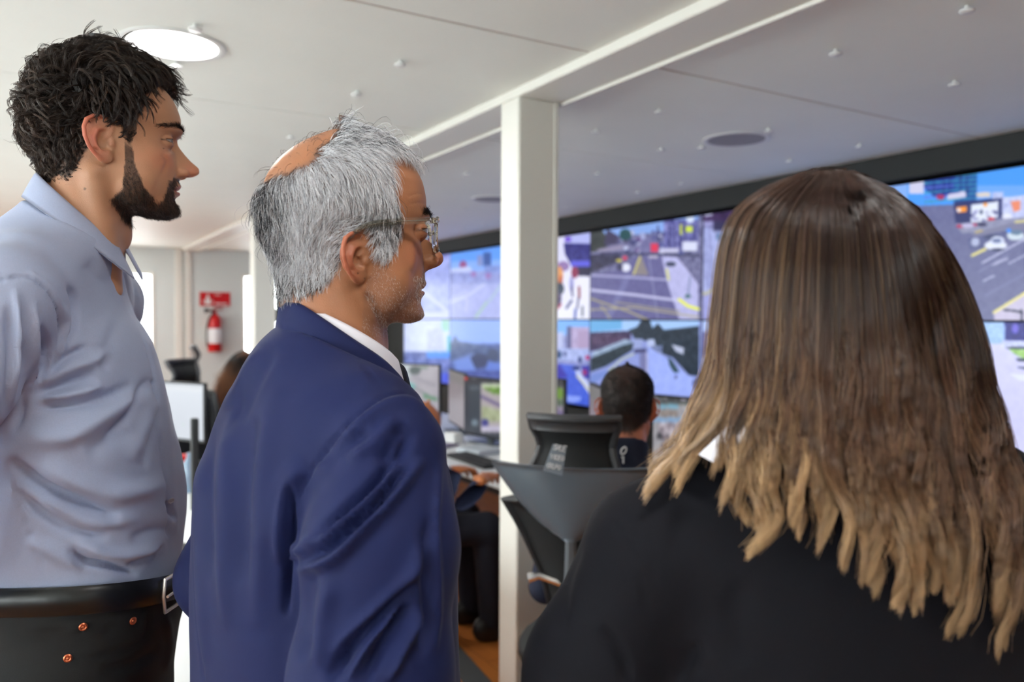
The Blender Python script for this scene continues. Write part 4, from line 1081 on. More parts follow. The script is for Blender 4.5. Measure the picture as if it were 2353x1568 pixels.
def skin_tint(L, prm):
    """colour of bare skin by place on the head (local metres)"""
    x, y, z = np.abs(L[:, 0]), L[:, 1], L[:, 2]
    c = np.tile(np.array(prm['skin'], dtype=np.float64), (len(L), 1))
    def mixc(m, col): 
        m = np.clip(m, 0, 1)[:, None]; return c * (1 - m) + np.array(col) * m
    red = prm['skin_red']; G = lambda a, s: np.exp(-(a / s) ** 2)
    c = mixc(.50 * G(y - .115, .016) * G(z - .076, .014) * G(x, .02), red)
    c = mixc(.35 * G(x - .045, .016) * G(z - .085, .018) * (y > .03), red)
    c = mixc(.75 * np.clip((x - .071) / .012, 0, 1) * (y < .014) * (z > .04) * (z < .14) * prm.get('ear_red', 1.0), red)
    lip = np.clip(1.3 - (x / .0225) ** 4, 0, 1) * (y > .07)
    lz = np.clip(1 - ((z - .0452 + x * .06) / (.0088 * np.sqrt(np.clip(1.05 - (x / .024) ** 2, .02, 1)))) ** 4, 0, 1)
    c = mixc(lip * lz * .85, prm['lip'])
    c = mixc(.45 * G(x - .030, .015) * G(z - .104, .007) * (y > .05), prm['under_eye'])
    c *= (1 + .07 * nz3(L, 60, 4) + .04 * nz3(L, 190, 9))[:, None]
    u_ = (x - .031) / .0140; oh = prm.get('eye_open', .0046); dz = z - .1145
    lidm = np.minimum(oh * (1 - u_ * u_) - dz, dz + oh * .72 * (1 - u_ * u_))
    c = mixc(np.exp(-((lidm + .0004) / .0009) ** 2) * (np.abs(u_) < 1.25) * (y > .06), prm.get('lid_dark', prm['lip']))
    if 'beard' in prm: c = mixc(prm['beard'](L) * prm.get('beard_tint', .5), prm['beard_col'])
    if 'scalp' in prm: c = mixc(prm['scalp'](L) * ((x < .0735) | (y > .012) | (y < -.045) | (z > .137)) * prm.get('scalp_tint', .8), prm['scalp_col'])
    return np.clip(c, 0, 1)
def to_world(M, L): 
    A = np.array(M); return L @ A[:3, :3].T + A[:3, 3]
def make_head(prm, M, root, h=.0017, lo=(-.1, -.135, -.16), hi=(.1, .135, .25)):
    fn = head_fn(prm)
    v, f = surface_nets(fn, lo, hi, h)
    v = smooth_mesh(v, f, 1, .35)
    w = to_world(M, v)
    o = mesh_obj('body', w, f, prm['skin_mat'], root, smooth=True, world=True)
    color_attr(o, skin_tint(v, prm))
    return o, v, f, vnormals(v, f)
def eyes(prm, M, root, iris=(.10, .055, .03), look=0.0):
    for sx in (1, -1):
        mb = MB(); c = Vector((.031 * sx, prm.get('eye_y', .0755), .1145))
        R = Matrix.Translation(c) @ Matrix.Rotation(math.radians(look), 4, 'Z') @ Matrix.Rotation(-math.pi / 2, 4, 'X')
        n = 28; prof = [(.0120 * math.sin(a), .0120 * math.cos(a)) for a in np.linspace(math.pi, .0001, 22)]
        mb.lathe(prof, n=n, M=M @ R)
        o = mb.obj('eye', M_eye, root, True, world=True)
        v = np.array([M.inverted() @ Vector(q) for q in mb.v]); R_i = np.array((R).inverted())
        q = v @ R_i[:3, :3].T + R_i[:3, 3]
        r = np.hypot(q[:, 0], q[:, 1]); fz = q[:, 2] > 0
        col = np.tile(np.array([.26, .23, .22]), (len(v), 1))
        col[fz & (r < .0068)] = iris; col[fz & (r < .0028)] = (.005, .005, .005)
        color_attr(o, col)
M_eye = mat('eyeball', (.7, .7, .7), .30, attr='tint')
def skin_material(name, rough=.42, sss=.12):
    return mat(name, (.6, .4, .3), rough, attr='tint', bump=.35, bscale=900, sss=sss, spec=.45)
def depth_map(parts, cell=10.0):
    """nearest depth of some meshes per cell of the view, grown by one cell"""
    W_, H_ = int(PXW / cell) + 60, int(PXH / cell) + 60
    g = np.full((W_, H_), 9.0)
    for w_ in parts:
        u, v, d = project(np.asarray(w_, dtype=np.float64))
        i, j = np.clip((u / cell + 20).astype(int), 0, W_ - 1), np.clip((v / cell + 20).astype(int), 0, H_ - 1)
        np.minimum.at(g, (i, j), d)
    h = g.copy()
    for a in (-1, 0, 1):
        for b in (-1, 0, 1): h = np.minimum(h, np.roll(np.roll(g, a, 0), b, 1))
    s = h.copy()
    ok = h < 8
    acc, cnt = np.zeros_like(h), np.zeros_like(h)
    for a in (-1, 0, 1):
        for b in (-1, 0, 1):
            q = np.roll(np.roll(h, a, 0), b, 1); m = q < 8; acc += np.where(m, q, 0); cnt += m
    s = np.where(ok & (cnt > 0), acc / np.maximum(cnt, 1), 9.0)
    def f(u, v):
        x, y = np.clip(u / cell + 19.5, 0, W_ - 2.001), np.clip(v / cell + 19.5, 0, H_ - 2.001)
        i, j = x.astype(int), y.astype(int); a, b = x - i, y - j
        return s[i, j] * (1 - a) * (1 - b) + s[i + 1, j] * a * (1 - b) + s[i, j + 1] * (1 - a) * b + s[i + 1, j + 1] * a * b
    return f
def sample_surface(v, f, wts, n, rng):
    """random points on quads, chosen by area and by the mean of wts"""
    a = np.linalg.norm(np.cross(v[f[:, 2]] - v[f[:, 0]], v[f[:, 3]] - v[f[:, 1]]), axis=1)
    p = a * wts[f].mean(1); p /= p.sum()
    k = rng.choice(len(f), n, p=p)
    s, t = rng.rand(n, 1), rng.rand(n, 1)
    q = f[k]
    return (v[q[:, 0]] * (1 - s) * (1 - t) + v[q[:, 1]] * s * (1 - t) + v[q[:, 2]] * s * t + v[q[:, 3]] * (1 - s) * t), k
def nrm(a): return a / (np.linalg.norm(a, axis=-1, keepdims=True) + 1e-12)
# ------------------------------------------------------------------ the curly-haired man in the grey shirt
M_skin1 = skin_material('skin_tanned')
M_hair = mat('hair', (.05, .04, .03), .38, attr='tint', spec=.5)
def ss(x, a, b): 
    t = np.clip((x - a) / (b - a), 0, 1); return t * t * (3 - 2 * t)
def scalp1(L):
    x, y, z = np.abs(L[:, 0]), L[:, 1], L[:, 2]
    # hairline height along the side of the head
    zh = np.interp(y, [-.11, -.075, -.05, -.028, -.015, .012, .026, .036, .044, .056, .068, .080, .1], [.045, .045, .056, .085, .128, .131, .100, .118, .166, .180, .189, .193, .194])
    return ss(z - zh + .004 * nz3(L, 300, 2), -.003, .004)
def beard1(L):
    x, y, z = np.abs(L[:, 0]), L[:, 1], L[:, 2]
    top = np.interp(y, [.0, .014, .0185, .020, .030, .034, .040, .050, .062, .070, .076, .1], [.022, .040, .060, .100, .097, .068, .050, .032, .025, .026, .038, .038])
    lo = np.interp(y, [0, .02, .05, .08, .1], [.02, -.006, -.02, -.02, -.02])
    m = ss(top - z + .004 * nz3(L, 250, 5), -.003, .006) * ss(z - lo, -.004, .004) * (y > -.002)
    mous = ss(y, .07, .08) * ss(.064 - z, 0, .004) * ss(z - .050, 0, .003) * ss(.032 - x, 0, .005)
    side = ss(y, .066, .074) * ss(x, .020, .026) * ss(.040 - x, 0, .006) * (z < .056) * (z > .03)
    lips = ss(.0225 - x, 0, .003) * ss(.0135 - np.abs(z - .0445), 0, .003) * (y > .07)
    soul = ss(y, .07, .08) * ss(z, .005, .015) * ss(.034 - z, 0, .003) * ss(.02 - x, 0, .01)
    return np.clip(np.maximum.reduce([m, mous, side, soul]) * (1 - lips), 0, 1)
P1 = dict(skin=srgb(190, 140, 108), skin_red=srgb(206, 112, 92), lip=srgb(176, 96, 88), under_eye=srgb(150, 104, 92), skin_mat=M_skin1,
          beard=beard1, beard_tint=.82, beard_col=srgb(52, 38, 32), scalp=scalp1, scalp_col=srgb(32, 25, 22), nose=1.08, brow=.0062, eye_open=.0036, ear=1.02, ear_out=15, lid_dark=srgb(60, 40, 34), d=.97,
          neck0=(0, -.026, .05), neck1=(0, -.052, -.118), neck_r=(.053, .056), front=([0, .04, .12, .15, .2], [.004, .005, .006, .006, .0]))
AZ1 = math.radians(31 + 62)
R1 = facing(AZ1, math.radians(1.5), 0)
O1 = P(251, 330, 1.125) - R1.to_3x3() @ Vector((.072, 0, .0975))
MH1 = Matrix.Translation(O1) @ R1
man1 = empty('person', (O1.x - .05, O1.y, 0), 0, 'bearded man with curly dark hair in a light grey-blue shirt, standing at the left', 'person')
body1, hv1, hf1, hn1 = make_head(P1, MH1, man1)
def face_folds(body, v, f, M, specs, moles=()):
    w = folds(to_world(M, v), f, specs)
    body.data.vertices.foreach_set('co', w.astype(F32).ravel()); body.data.update()
    if moles:
        u_, v_, d_ = project(w); a = body.data.color_attributes['tint']
        c = np.zeros(len(w) * 4, dtype=F32); a.data.foreach_get('color', c); c = c.reshape(-1, 4)
        for mu, mv, mr in moles: c[np.hypot(u_ - mu, v_ - mv) < mr, :3] *= .42
        a.data.foreach_set('color', c.ravel())
face_folds(body1, hv1, hf1, MH1, [([(372, 352), (384, 372), (372, 400)], 5, -.0016), ([(400, 344), (386, 350), (374, 344)], 3, -.0010), ([(392, 348), (382, 362)], 7, .0010), ([(402, 262), (416, 262)], 1.6, -.0005), ([(398, 250), (414, 250)], 1.6, -.0005), ([(270, 400), (262, 450), (300, 520)], 14, -.002)], [(195, 434, 3.2), (376, 341, 1.6)])
eyes(P1, MH1, man1, iris=(.05, .035, .03))
def scalp_edge(r):
    q = np.stack([r[:, 0], r[:, 1], r[:, 2] - .016], 1); q2 = np.stack([r[:, 0], r[:, 1] + .010, r[:, 2]], 1)
    fr = ss(r[:, 1], .074, .086)
    return np.maximum(np.minimum(scalp1(q), scalp1(q2)), fr)
def curly_hair():
    rng = np.random.RandomState(11)
    up = hv1[:, 2] > -.03
    w = scalp1(hv1) * up * (hv1[:, 2] > .0)
    # skip the ear itself
    w = w * ~((np.abs(hv1[:, 0]) > .073) & (hv1[:, 1] < .015) & (hv1[:, 1] > -.045) & (hv1[:, 2] < .134))
    nc, per, k = 3300, 10, 13
    r, fi = sample_surface(hv1, hf1, w, nc, rng)
    n = nrm(hn1[hf1[fi]].mean(1))
    # hair grows out then flows forward on top, down at back and sides
    top = ss(r[:, 2], .13, .20)[:, None]
    flow = np.stack([np.sign(r[:, 0]) * .15, .75 * np.ones(nc), .1 * np.ones(nc)], 1) * top + np.stack([r[:, 0] * 0, -.15 + r[:, 1] * 3, -1 + r[:, 1] * 0], 1) * (1 - top)
    side = ss(r[:, 1], .0, .02)[:, None] * (1 - top)
    flow = flow * (1 - side) + np.array([0, -.9, -.5]) * side
    flow += .55 * np.stack([nz3(r, 55, s) for s in (1, 2, 3)], 1)
    ne = np.exp(-((r[:, 1] + .012) / .030) ** 2) * ss(-(r[:, 2] - .152), -.02, .0)
    flow = flow * (1 - ne[:, None]) + np.array([0, -1.1, .15]) * ne[:, None]
    flow += .35 * rng.normal(size=(nc, 3))
    flow = nrm(flow - n * (flow * n).sum(1, keepdims=True) * .9)
    edge = scalp_edge(r)
    thick = .004 + .021 * ss(r[:, 2], .09, .20) + .006 * ss(-r[:, 1], .03, .09) * ss(r[:, 2], .07, .11)
    thick *= np.interp(r[:, 1], [.04, .085], [1, .62]) * rng.uniform(.7, 1.2, nc)
    L = np.interp(r[:, 2], [.03, .08, .14, .2], [.013, .024, .038, .048]) * rng.uniform(.7, 1.2, nc)
    L *= .30 + .70 * edge; L *= 1 - .5 * ss(r[:, 1], .03, .05) * (1 - ss(r[:, 1], .072, .084)) * (1 - edge); thick *= .35 + .65 * edge; L *= 1 - .45 * ne; thick *= 1 - .4 * ne
    L *= 1 - .5 * ss(r[:, 1], .03, .045) * ss(.215 - r[:, 2], 0, .01) * ss(np.abs(r[:, 0]), .022, .034)
    t = np.linspace(0, 1, k)[None, :, None]
    b = np.cross(n, flow)
    rise = np.sin(np.clip(t * 1.5, 0, 1) * math.pi / 2)
    base = r[:, None] - n[:, None] * .002 + n[:, None] * rise * thick[:, None, None] + flow[:, None] * (t ** 1.2) * L[:, None, None] - n[:, None] * (t ** 3) * (thick * .55)[:, None, None]
    ph = rng.uniform(0, 6.28, nc)[:, None, None]; hand = rng.choice([-1, 1], nc)[:, None, None]
    turns = rng.uniform(.45, .95, nc)[:, None, None]; cr = (rng.uniform(.0040, .0078, nc) * (.45 + .55 * edge))[:, None, None]
    ang = ph + hand * turns * 6.283 * t
    base = base + (n[:, None] * np.cos(ang) + b[:, None] * np.sin(ang)) * cr * np.sqrt(t)
    # strands of one lock
    off = rng.normal(size=(nc, per, 1, 3)) * .0012 * (1.1 - .6 * t[None]) 
    wob = rng.normal(size=(nc, per, 1, 1))
    pts = base[:, None] + off + (n[:, None, None] * np.cos(ang[:, None] + wob * .5) - n[:, None, None] * np.cos(ang[:, None])) * cr[:, None] * .6
    pts = pts.reshape(-1, k, 3)
    fl = rng.rand(len(pts), 1, 1) < .05
    pts = pts + fl * rng.normal(size=(len(pts), 1, 3)) * .006 * t ** 2
    rad = (.00036 * (1 - .75 * np.linspace(0, 1, k) ** 2))[None] * rng.uniform(.7, 1.2, (len(pts), 1))
    c0 = np.array(srgb(33, 27, 25)); c1 = np.array(srgb(92, 72, 58))
    mix = (np.clip(rng.rand(nc) ** 2 * .6 + .5 * ss(-r[:, 1], .04, .1), 0, 1))[:, None, None, None] * np.ones((1, per, 1, 1))
    mix = np.clip(mix * (.3 + .7 * t[None]), 0, 1).reshape(-1, k, 1)
    col = c0 * (1 - mix) + c1 * mix
    w_ = to_world(MH1, pts.reshape(-1, 3)).reshape(pts.shape)
    v1, f1 = strands_mesh(w_, rad)
    # under-volume so that no scalp shows
    def cap(X, Y, Z):
        L_ = np.stack([X.ravel(), Y.ravel(), Z.ravel()], 1)
        lift = np.interp(L_[:, 2], [.02, .08, .14, .2], [-.004, -.004, -.001, .010]) * np.interp(L_[:, 1], [.03, .09], [1, .45]) + .0028 * nz3(L_, 260, 6)
        d = HF1(X, Y, Z).ravel() - lift
        m = scalp_soft(L_) 
        return np.maximum(d, m).reshape(X.shape)
    v2, f2 = surface_nets(cap, (-.11, -.135, .0), (.11, .13, .27), .003)
    w2 = to_world(MH1, v2)
    o = mesh_obj('hair', np.concatenate([w_ * 0 if False else v1, w2]), np.concatenate([f1, f2 + len(v1)]), M_hair, man1, smooth=True, world=True)
    color_attr(o, np.concatenate([np.repeat(col.reshape(-1, 3), 3, axis=0), np.tile(c0, (len(v2), 1))]))
def scalp_soft(L):
    x, y, z = np.abs(L[:, 0]), L[:, 1], L[:, 2]
    zh = np.interp(y, [-.11, -.075, -.05, -.030, -.020, .012, .026, .034, .044, .056, .068, .080, .1], [.056, .056, .066, .095, .138, .141, .120, .135, .170, .184, .192, .2, .2])
    return ((zh - z) * .7).astype(F32)
HF1 = head_fn(dict(P1, no_ears=True))
curly_hair()
def short_hairs(name, v, f, nn, wts, n, L, lean, rad, cols, M, root, seed=0, k=4, curl=.0, m=None, lift=.55):
    rng = np.random.RandomState(seed)
    r, fi = sample_surface(v, f, wts, n, rng)
    nl = nrm(nn[f[fi]].mean(1))
    d = lean(r) if callable(lean) else np.tile(np.array(lean), (n, 1))
    d = d - nl * (d * nl).sum(1, keepdims=True)
    d = nrm(d) + nl * lift + rng.normal(size=(n, 3)) * .25
    d = nrm(d)
    t = np.linspace(0, 1, k)[None, :, None]
    Ls = (L(r) if callable(L) else L) * rng.uniform(.5, 1.2, n)
    pts = r[:, None] - nl[:, None] * .0005 + d[:, None] * t * np.reshape(Ls, (-1, 1, 1)) - nl[:, None] * lift * .5 * t ** 2 * np.reshape(Ls, (-1, 1, 1))
    if curl: pts = pts + rng.normal(size=(n, 1, 3)) * curl * np.sin(t * 5 + rng.uniform(0, 6, (n, 1, 1)))
    rd = (rad * (1 - .7 * np.linspace(0, 1, k)))[None] * rng.uniform(.7, 1.2, (n, 1))
    cols = np.array(cols); col = cols[rng.randint(len(cols), size=n)][:, None] * np.ones((1, k, 1)) * rng.uniform(.75, 1.25, (n, 1, 1))
    w = to_world(M, pts.reshape(-1, 3)).reshape(pts.shape)
    return strands_obj(name, w, rd, np.clip(col, 0, 1), m or M_hair, root)
short_hairs('beard', hv1, hf1, hn1, beard1(hv1) * np.clip(.35 + ss(hv1[:, 2], .085, .03), 0, 1), 9000, lambda r: np.interp(r[:, 2], [.0, .03, .06, .1], [.011, .009, .0055, .0045]),
            (0, .25, -1), .00022, [srgb(40, 30, 26), srgb(58, 44, 36), srgb(30, 24, 22), srgb(84, 62, 48)], MH1, man1, 3, k=5, curl=.0008)
def brow_mask(L, z0=.1345, h=.0054, x0=.009, x1=.060):
    x, y, z = np.abs(L[:, 0]), L[:, 1], L[:, 2]
    zc = z0 + .0055 * np.sin(np.clip((x - x0) / (x1 - x0), 0, 1) * 3.5) - .001; h = h * (1 - .6 * np.clip((x - x0) / (x1 - x0), 0, 1))
    return ss(h - np.abs(z - zc), 0, .002) * ss(x, x0, x0 + .004) * ss(x1 - x, 0, .008) * (y > .05)
short_hairs('eyebrows', hv1, hf1, hn1, brow_mask(hv1), 1900, .0100, lambda r: np.stack([np.sign(r[:, 0]), -.4 + 0 * r[:, 0], .5 - 18 * (np.abs(r[:, 0]) - .01)], 1), .00022,
            [srgb(34, 26, 24), srgb(50, 38, 32)], MH1, man1, 4, lift=.25)

# ---- his clothes, in a frame on the floor: +y where the chest faces, +x his right
AZB1 = math.radians(31 + 84)
nb = MH1 @ Vector((0, -.036, -.118))
T1 = Matrix.Translation((nb.x, nb.y, 0)) @ Matrix.Rotation(-AZB1, 4, 'Z')
M_shirt = mat('grey_blue_cotton', srgb(168, 178, 206), .75, noise=.03, nscale=500, bump=.15, bscale=1400, sheen=.15)
SH1 = [(1.03, -.035, -.020, .155, .134), (1.12, -.035, -.020, .157, .133), (1.183, -.030, -.014, .162, .133), (1.262, -.018, -.010, .168, .128), (1.36, 0, -.012, .172, .120), (1.458, 0, -.020, .170, .108),
       (1.52, 0, -.026, .148, .080), (1.575, 0, -.022, .100, .064), (1.61, 0, -.016, .076, .060), (1.66, 0, -.014, .062, .056), (1.70, 0, -.014, .062, .056)]
def shirt1(X, Y, Z):
    Y0 = Y; Y = Y + .026 * np.clip(-X / .18, 0, 1) * np.clip((Z - 1.28) / .2, 0, 1)
    d = sd_tower(X, Y, Z, SH1, 0, 2.3)
    aX = np.abs(X)
    d = smin(d, sd_chain(aX, Y, Z, [(.04, -.02, 1.588), (.12, -.026, 1.556), (.185, -.024, 1.526)], [.045, .053, .056], .03), .05)
    d = smin(d, sd_chain(aX, Y, Z, [(.0, -.062, 1.604), (.11, -.085, 1.55)], [.058, .055], .03), .04)
    arm = sd_chain(aX, Y, Z, [(.185, -.020, 1.528), (.222, -.050, 1.43), (.245, -.115, 1.29), (.25, -.140, 1.235)], [.060, .059, .055, .053], .02)
    arm = smin(arm, sd_chain(aX, Y, Z, [(.25, -.140, 1.235), (.16, -.205, 1.14), (.05, -.235, 1.07)], [.053, .047, .040], .02), .02)
    d = smin(d, arm, .018)
    d = smax(d, (Z - (1.628 - .52 * Y0 + .10 * aX)) * .75, .004)
    return np.maximum(d, 1.092 + .20 * (X + .02) - Z)
v, f = surface_nets(shirt1, (-.34, -.33, 1.03), (.34, .2, 1.72), .0042)
v = smooth_mesh(v, f, 2)
w = to_world(T1, v)
F1 = [([(80, 905), (150, 885), (222, 862)], 12, -.009), ([(108, 868), (150, 824), (205, 796)], 9, -.008), ([(88, 880), (150, 852), (215, 830), (260, 800)], 12, .006),
      ([(80, 936), (180, 932), (250, 914), (305, 886)], 12, -.008), ([(60, 1000), (150, 1004), (230, 962), (335, 895)], 20, .009), ([(95, 915), (170, 906), (240, 886)], 9, .007),
      ([(240, 1010), (290, 960), (318, 905), (345, 868)], 10, -.007), ([(300, 1060), (335, 980), (352, 900)], 16, .005), ([(200, 1040), (260, 1010), (300, 985)], 18, -.004), ([(330, 1080), (350, 1000), (362, 940)], 8, -.004),
      ([(18, 1058), (80, 1108), (180, 1152), (275, 1186)], 14, -.011), ([(95, 1066), (180, 1108), (270, 1134), (385, 1112)], 20, .009), ([(38, 1130), (90, 1176), (160, 1218), (250, 1232)], 12, -.007),
      ([(60, 1110), (130, 1160), (220, 1200), (320, 1190)], 14, .006), ([(162, 1258), (190, 1290), (250, 1300), (318, 1322)], 8, -.010), ([(175, 1244), (255, 1274), (330, 1268), (385, 1250)], 13, .008),
      ([(60, 1240), (130, 1270), (190, 1310)], 14, .005), ([(290, 1300), (340, 1280), (380, 1250)], 6, -.005), ([(300, 1240), (350, 1220), (400, 1215)], 12, -.004),
      ([(52, 780), (62, 850), (50, 930), (30, 1000)], 9, -.007), ([(96, 745), (108, 810), (92, 880)], 7, -.007), ([(78, 690), (82, 790), (72, 900)], 9, .006), ([(20, 700), (26, 820), (14, 960)], 10, -.005), ([(36, 660), (44, 780), (30, 900)], 8, .005),
      ([(-10, 648), (30, 637), (70, 638), (100, 660), (122, 690), (134, 730), (136, 790), (124, 832)], 2.6, -.0034, 's'), ([(74, 632), (108, 655), (132, 690), (145, 730), (147, 790)], 6, .0022, 's'),
      ([(158, 655), (174, 688), (172, 742), (148, 796)], 8, -.008), ([(150, 700), (152, 760), (138, 820)], 6, .004), ([(270, 740), (250, 800), (240, 850)], 16, -.003), ([(200, 600), (230, 640), (260, 650)], 18, -.004),
      ([(283, 628), (300, 690), (328, 765), (348, 840), (356, 905), (364, 985), (376, 1060), (384, 1140), (390, 1230)], 3, -.0030, 's'), ([(352, 872), (357, 905), (361, 925)], 4, -.006), ([(384, 1150), (392, 1175), (400, 1195)], 4, -.007),
      ([(300, 640), (322, 710), (352, 790), (372, 880), (384, 990), (396, 1100), (402, 1220)], 10, .0025, 's'), ([(24, 1098), (48, 1170), (74, 1240), (92, 1290), (104, 1330)], 2.4, -.0018, 's')]
w = folds(w, f, F1, gain=1.35)
w = w + vnormals(w, f) * (.0014 * nz3(v, 34, 21) + .0006 * nz3(v, 90, 22))[:, None]
mesh_obj('shirt', w, f, M_shirt, man1, True, True); SHW, SHF = w, f
# collar: a stand and a fold-over leaf
def collar(T, yc, zc, rx, ry, slope, leaf, spread, point, a0, stand=.030, n=56, lift=.0):
    rows = [[] for _ in range(9)]
    for th in np.linspace(a0, 2 * math.pi - a0, n):
        c, s = math.cos(th), math.sin(th)
        y = yc + ry * c; z = zc - slope * ry * c + lift * abs(s); out = Vector((s, c * .9, 0)).normalized()
        fr = max(0.0, math.cos(th)) ** 3
        top = Vector((rx * s, y, z)); dn = Vector((0, 0, -1))
        q = [top - out * .004 + dn * stand, top - out * .003 + dn * stand * .5, top - out * .001, top + out * .0015 + Vector((0, 0, .0015)), top + out * .004 - Vector((0, 0, .001))]
        ll = leaf + point * fr
        for k in (.3, .6, .85, 1.0): q.append(top + out * (.004 + spread * k) + dn * (ll * k) + Vector((0, .010 * fr * k, 0)))
        for r, p in zip(rows, q): r.append(T @ p)
    return rows
grid_patch('collar', collar(T1, -.007, 1.656, .060, .053, .95, .034, .016, .018, .20, stand=.062, lift=.012), M_shirt, man1, .0022, world=True)
# buttons down the placket
M_button = mat('pearl_button', srgb(176, 178, 190), .3)
def stick_button(uv, wv, fv, r=.0050):
    c_, n_ = stick(uv, wv, fv, .0006)
    Mq = Matrix.Translation(c_) @ n_.to_track_quat('Z', 'Y').to_matrix().to_4x4()
    MB().lathe([(r * .8, 0), (r, .0008), (r, .0018), (r * .75, .0022), (r * .6, .0016), (0, .0016)], n=24, M=Mq).obj('button', M_button, man1, True, True)
# belt, trousers, shoes
M_belt = mat('black_leather', srgb(20, 21, 22), .32, spec=.55)
M_denim = mat('black_denim', srgb(15, 16, 17), .8, noise=.12, nscale=700, bump=.2, bscale=1500)
M_copper = mat('copper', srgb(196, 110, 76), .35, .8)
M_shoe = mat('black_shoe', srgb(24, 24, 26), .3)
def belt(T, z0, z1, cx, cy, a, b, m, root, tilt=0.0, n=96, tx=0.0):
    rows = []
    for k, (z, e) in enumerate(((z0, 0), (z0 + .002, .0035), (z1 - .002, .0035), (z1, 0))):
        r = []
        for th in np.linspace(0, 2 * math.pi, n):
            c, s = math.cos(th), math.sin(th)
            q = 2 / 2.3
            x = (a + e) * math.copysign(abs(s) ** q, s); y = (b + e) * math.copysign(abs(c) ** q, c)
            r.append(T @ Vector((cx + x, cy + y, z + tilt * y + tx * (cx + x + .02))))
        rows.append(r)
    return grid_patch('belt', rows, m, root, .003, world=True)
bt = belt(T1, 1.070, 1.107, -.035, -.018, .162, .142, M_belt, man1, tx=.20)
HP1 = [(.84, -.02, -.036, .165, .125), (.92, -.025, -.034, .170, .132), (1.0, -.03, -.026, .165, .134), (1.06, -.035, -.018, .159, .138), (1.16, -.035, -.018, .158, .137)]
def trousers(tb, top=9.0, tx=0.0):
    def fn(X, Y, Z):
        d = sd_tower(X, Y, Z, tb, 0, 2.3); aX = np.abs(X)
        d = smin(d, sd_chain(aX, Y, Z, [(.092, -.02, .88), (.098, -.01, .5), (.10, -.03, .06)], [.098, .072, .062], .03), .03)
        return np.maximum(d, Z - top - tx * (X + .02))
    return fn
v, f = surface_nets(trousers(HP1, 1.104, .20), (-.23, -.2, .02), (.23, .16, 1.17), .007)
w = folds(to_world(T1, smooth_mesh(v, f, 2)), f, [([(120, 1440), (200, 1450), (300, 1442), (330, 1400)], 3, -.003, 's'), ([(150, 1520), (260, 1505), (330, 1470), (345, 1420)], 4, -.004, 's'), ([(380, 1410), (392, 1480), (380, 1540)], 8, .005), ([(60, 1440), (140, 1436), (220, 1450)], 9, .004), ([(230, 1540), (300, 1530), (370, 1490)], 10, -.005)])
tr1 = mesh_obj('trousers', w, f, M_denim, man1, True, True)
def shoe(T, x, y, root, m, rz=0.0):
    v, f = surface_nets(lambda X, Y, Z: np.maximum(smin(sd_ell(X, Y, Z, (0, .06, .03), (.048, .15, .055)), sd_ell(X, Y, Z, (0, -.04, .06), (.042, .07, .06)), .03), .001 - Z), (-.06, -.13, -.004), (.06, .23, .13), .008)
    return mesh_obj('shoe', to_world(T @ Matrix.Translation((x, y, .002)) @ Matrix.Rotation(rz, 4, 'Z'), smooth_mesh(v, f, 1)), f, m, root, True, True)
shoe(T1, -.10, -.03, man1, M_shoe, .1); shoe(T1, .10, -.03, man1, M_shoe, -.1)
def stick(pt_uv, wv, fv, off):
    """nearest point of a mesh to the viewer under a pixel, pushed out by off, with its normal"""
    n = vnormals(wv, fv); u, v_, d = project(wv)
    e = np.array(EYE) - wv; e /= np.linalg.norm(e, axis=1, keepdims=True)
    r = np.hypot(u - pt_uv[0], v_ - pt_uv[1]); r[(n * e).sum(1) < .05] = 1e9
    near = np.argsort(r)[:24]; near = near[r[near] < 60] if (r[near] < 60).any() else near[:1]
    k = near[np.argmin(d[near] + r[near] * .002)]
    nn_ = Vector(n[k]).normalized()
    dist = (Vector(wv[k]) - EYE).length
    ray = (P(pt_uv[0], pt_uv[1], 1.0) - EYE).normalized()
    # meet the tangent plane of that vertex
    t = (Vector(wv[k]) - EYE).dot(nn_) / ray.dot(nn_)
    return EYE + ray * t + nn_ * off, nn_
for uv in ((276, 606), (392, 1150)): stick_button(uv, SHW, SHF)
for uv in ((191, 1441), (305, 1427), (156, 1513)):
    c_, n_ = stick(uv, w, f, .0005)
    Mq = Matrix.Translation(c_) @ n_.to_track_quat('Z', 'Y').to_matrix().to_4x4()
    MB().lathe([(.0052, 0), (.0056, .0008), (.0040, .0018), (.0024, .0010), (.0015, .0024), (0, .0028)], n=24, M=Mq).obj('rivet', M_copper, tr1, True, True)
# buckle at the front of the belt
bc = T1 @ Vector((.028, -.015 + .1545, 1.086)); M_buck = mat('antique_steel', (.62, .56, .52), .28, .9)
Mb = T1 @ Matrix.Translation((.012, .1290, 1.092)) @ Matrix.Rotation(math.radians(-10), 4, 'Z')
lp = [Mb @ Vector(p) for p in ((-.030, 0, -.024), (.030, -.002, -.024), (.034, -.002, 0), (.030, -.002, .024), (-.030, 0, .024), (-.034, 0, 0), (-.030, 0, -.024))]
MB().tube(lp, .0028, 8).tube([Mb @ Vector((-.03, .002, 0)), Mb @ Vector((.032, .003, 0))], .0022, 8).obj('buckle', M_buck, bt, True, True)
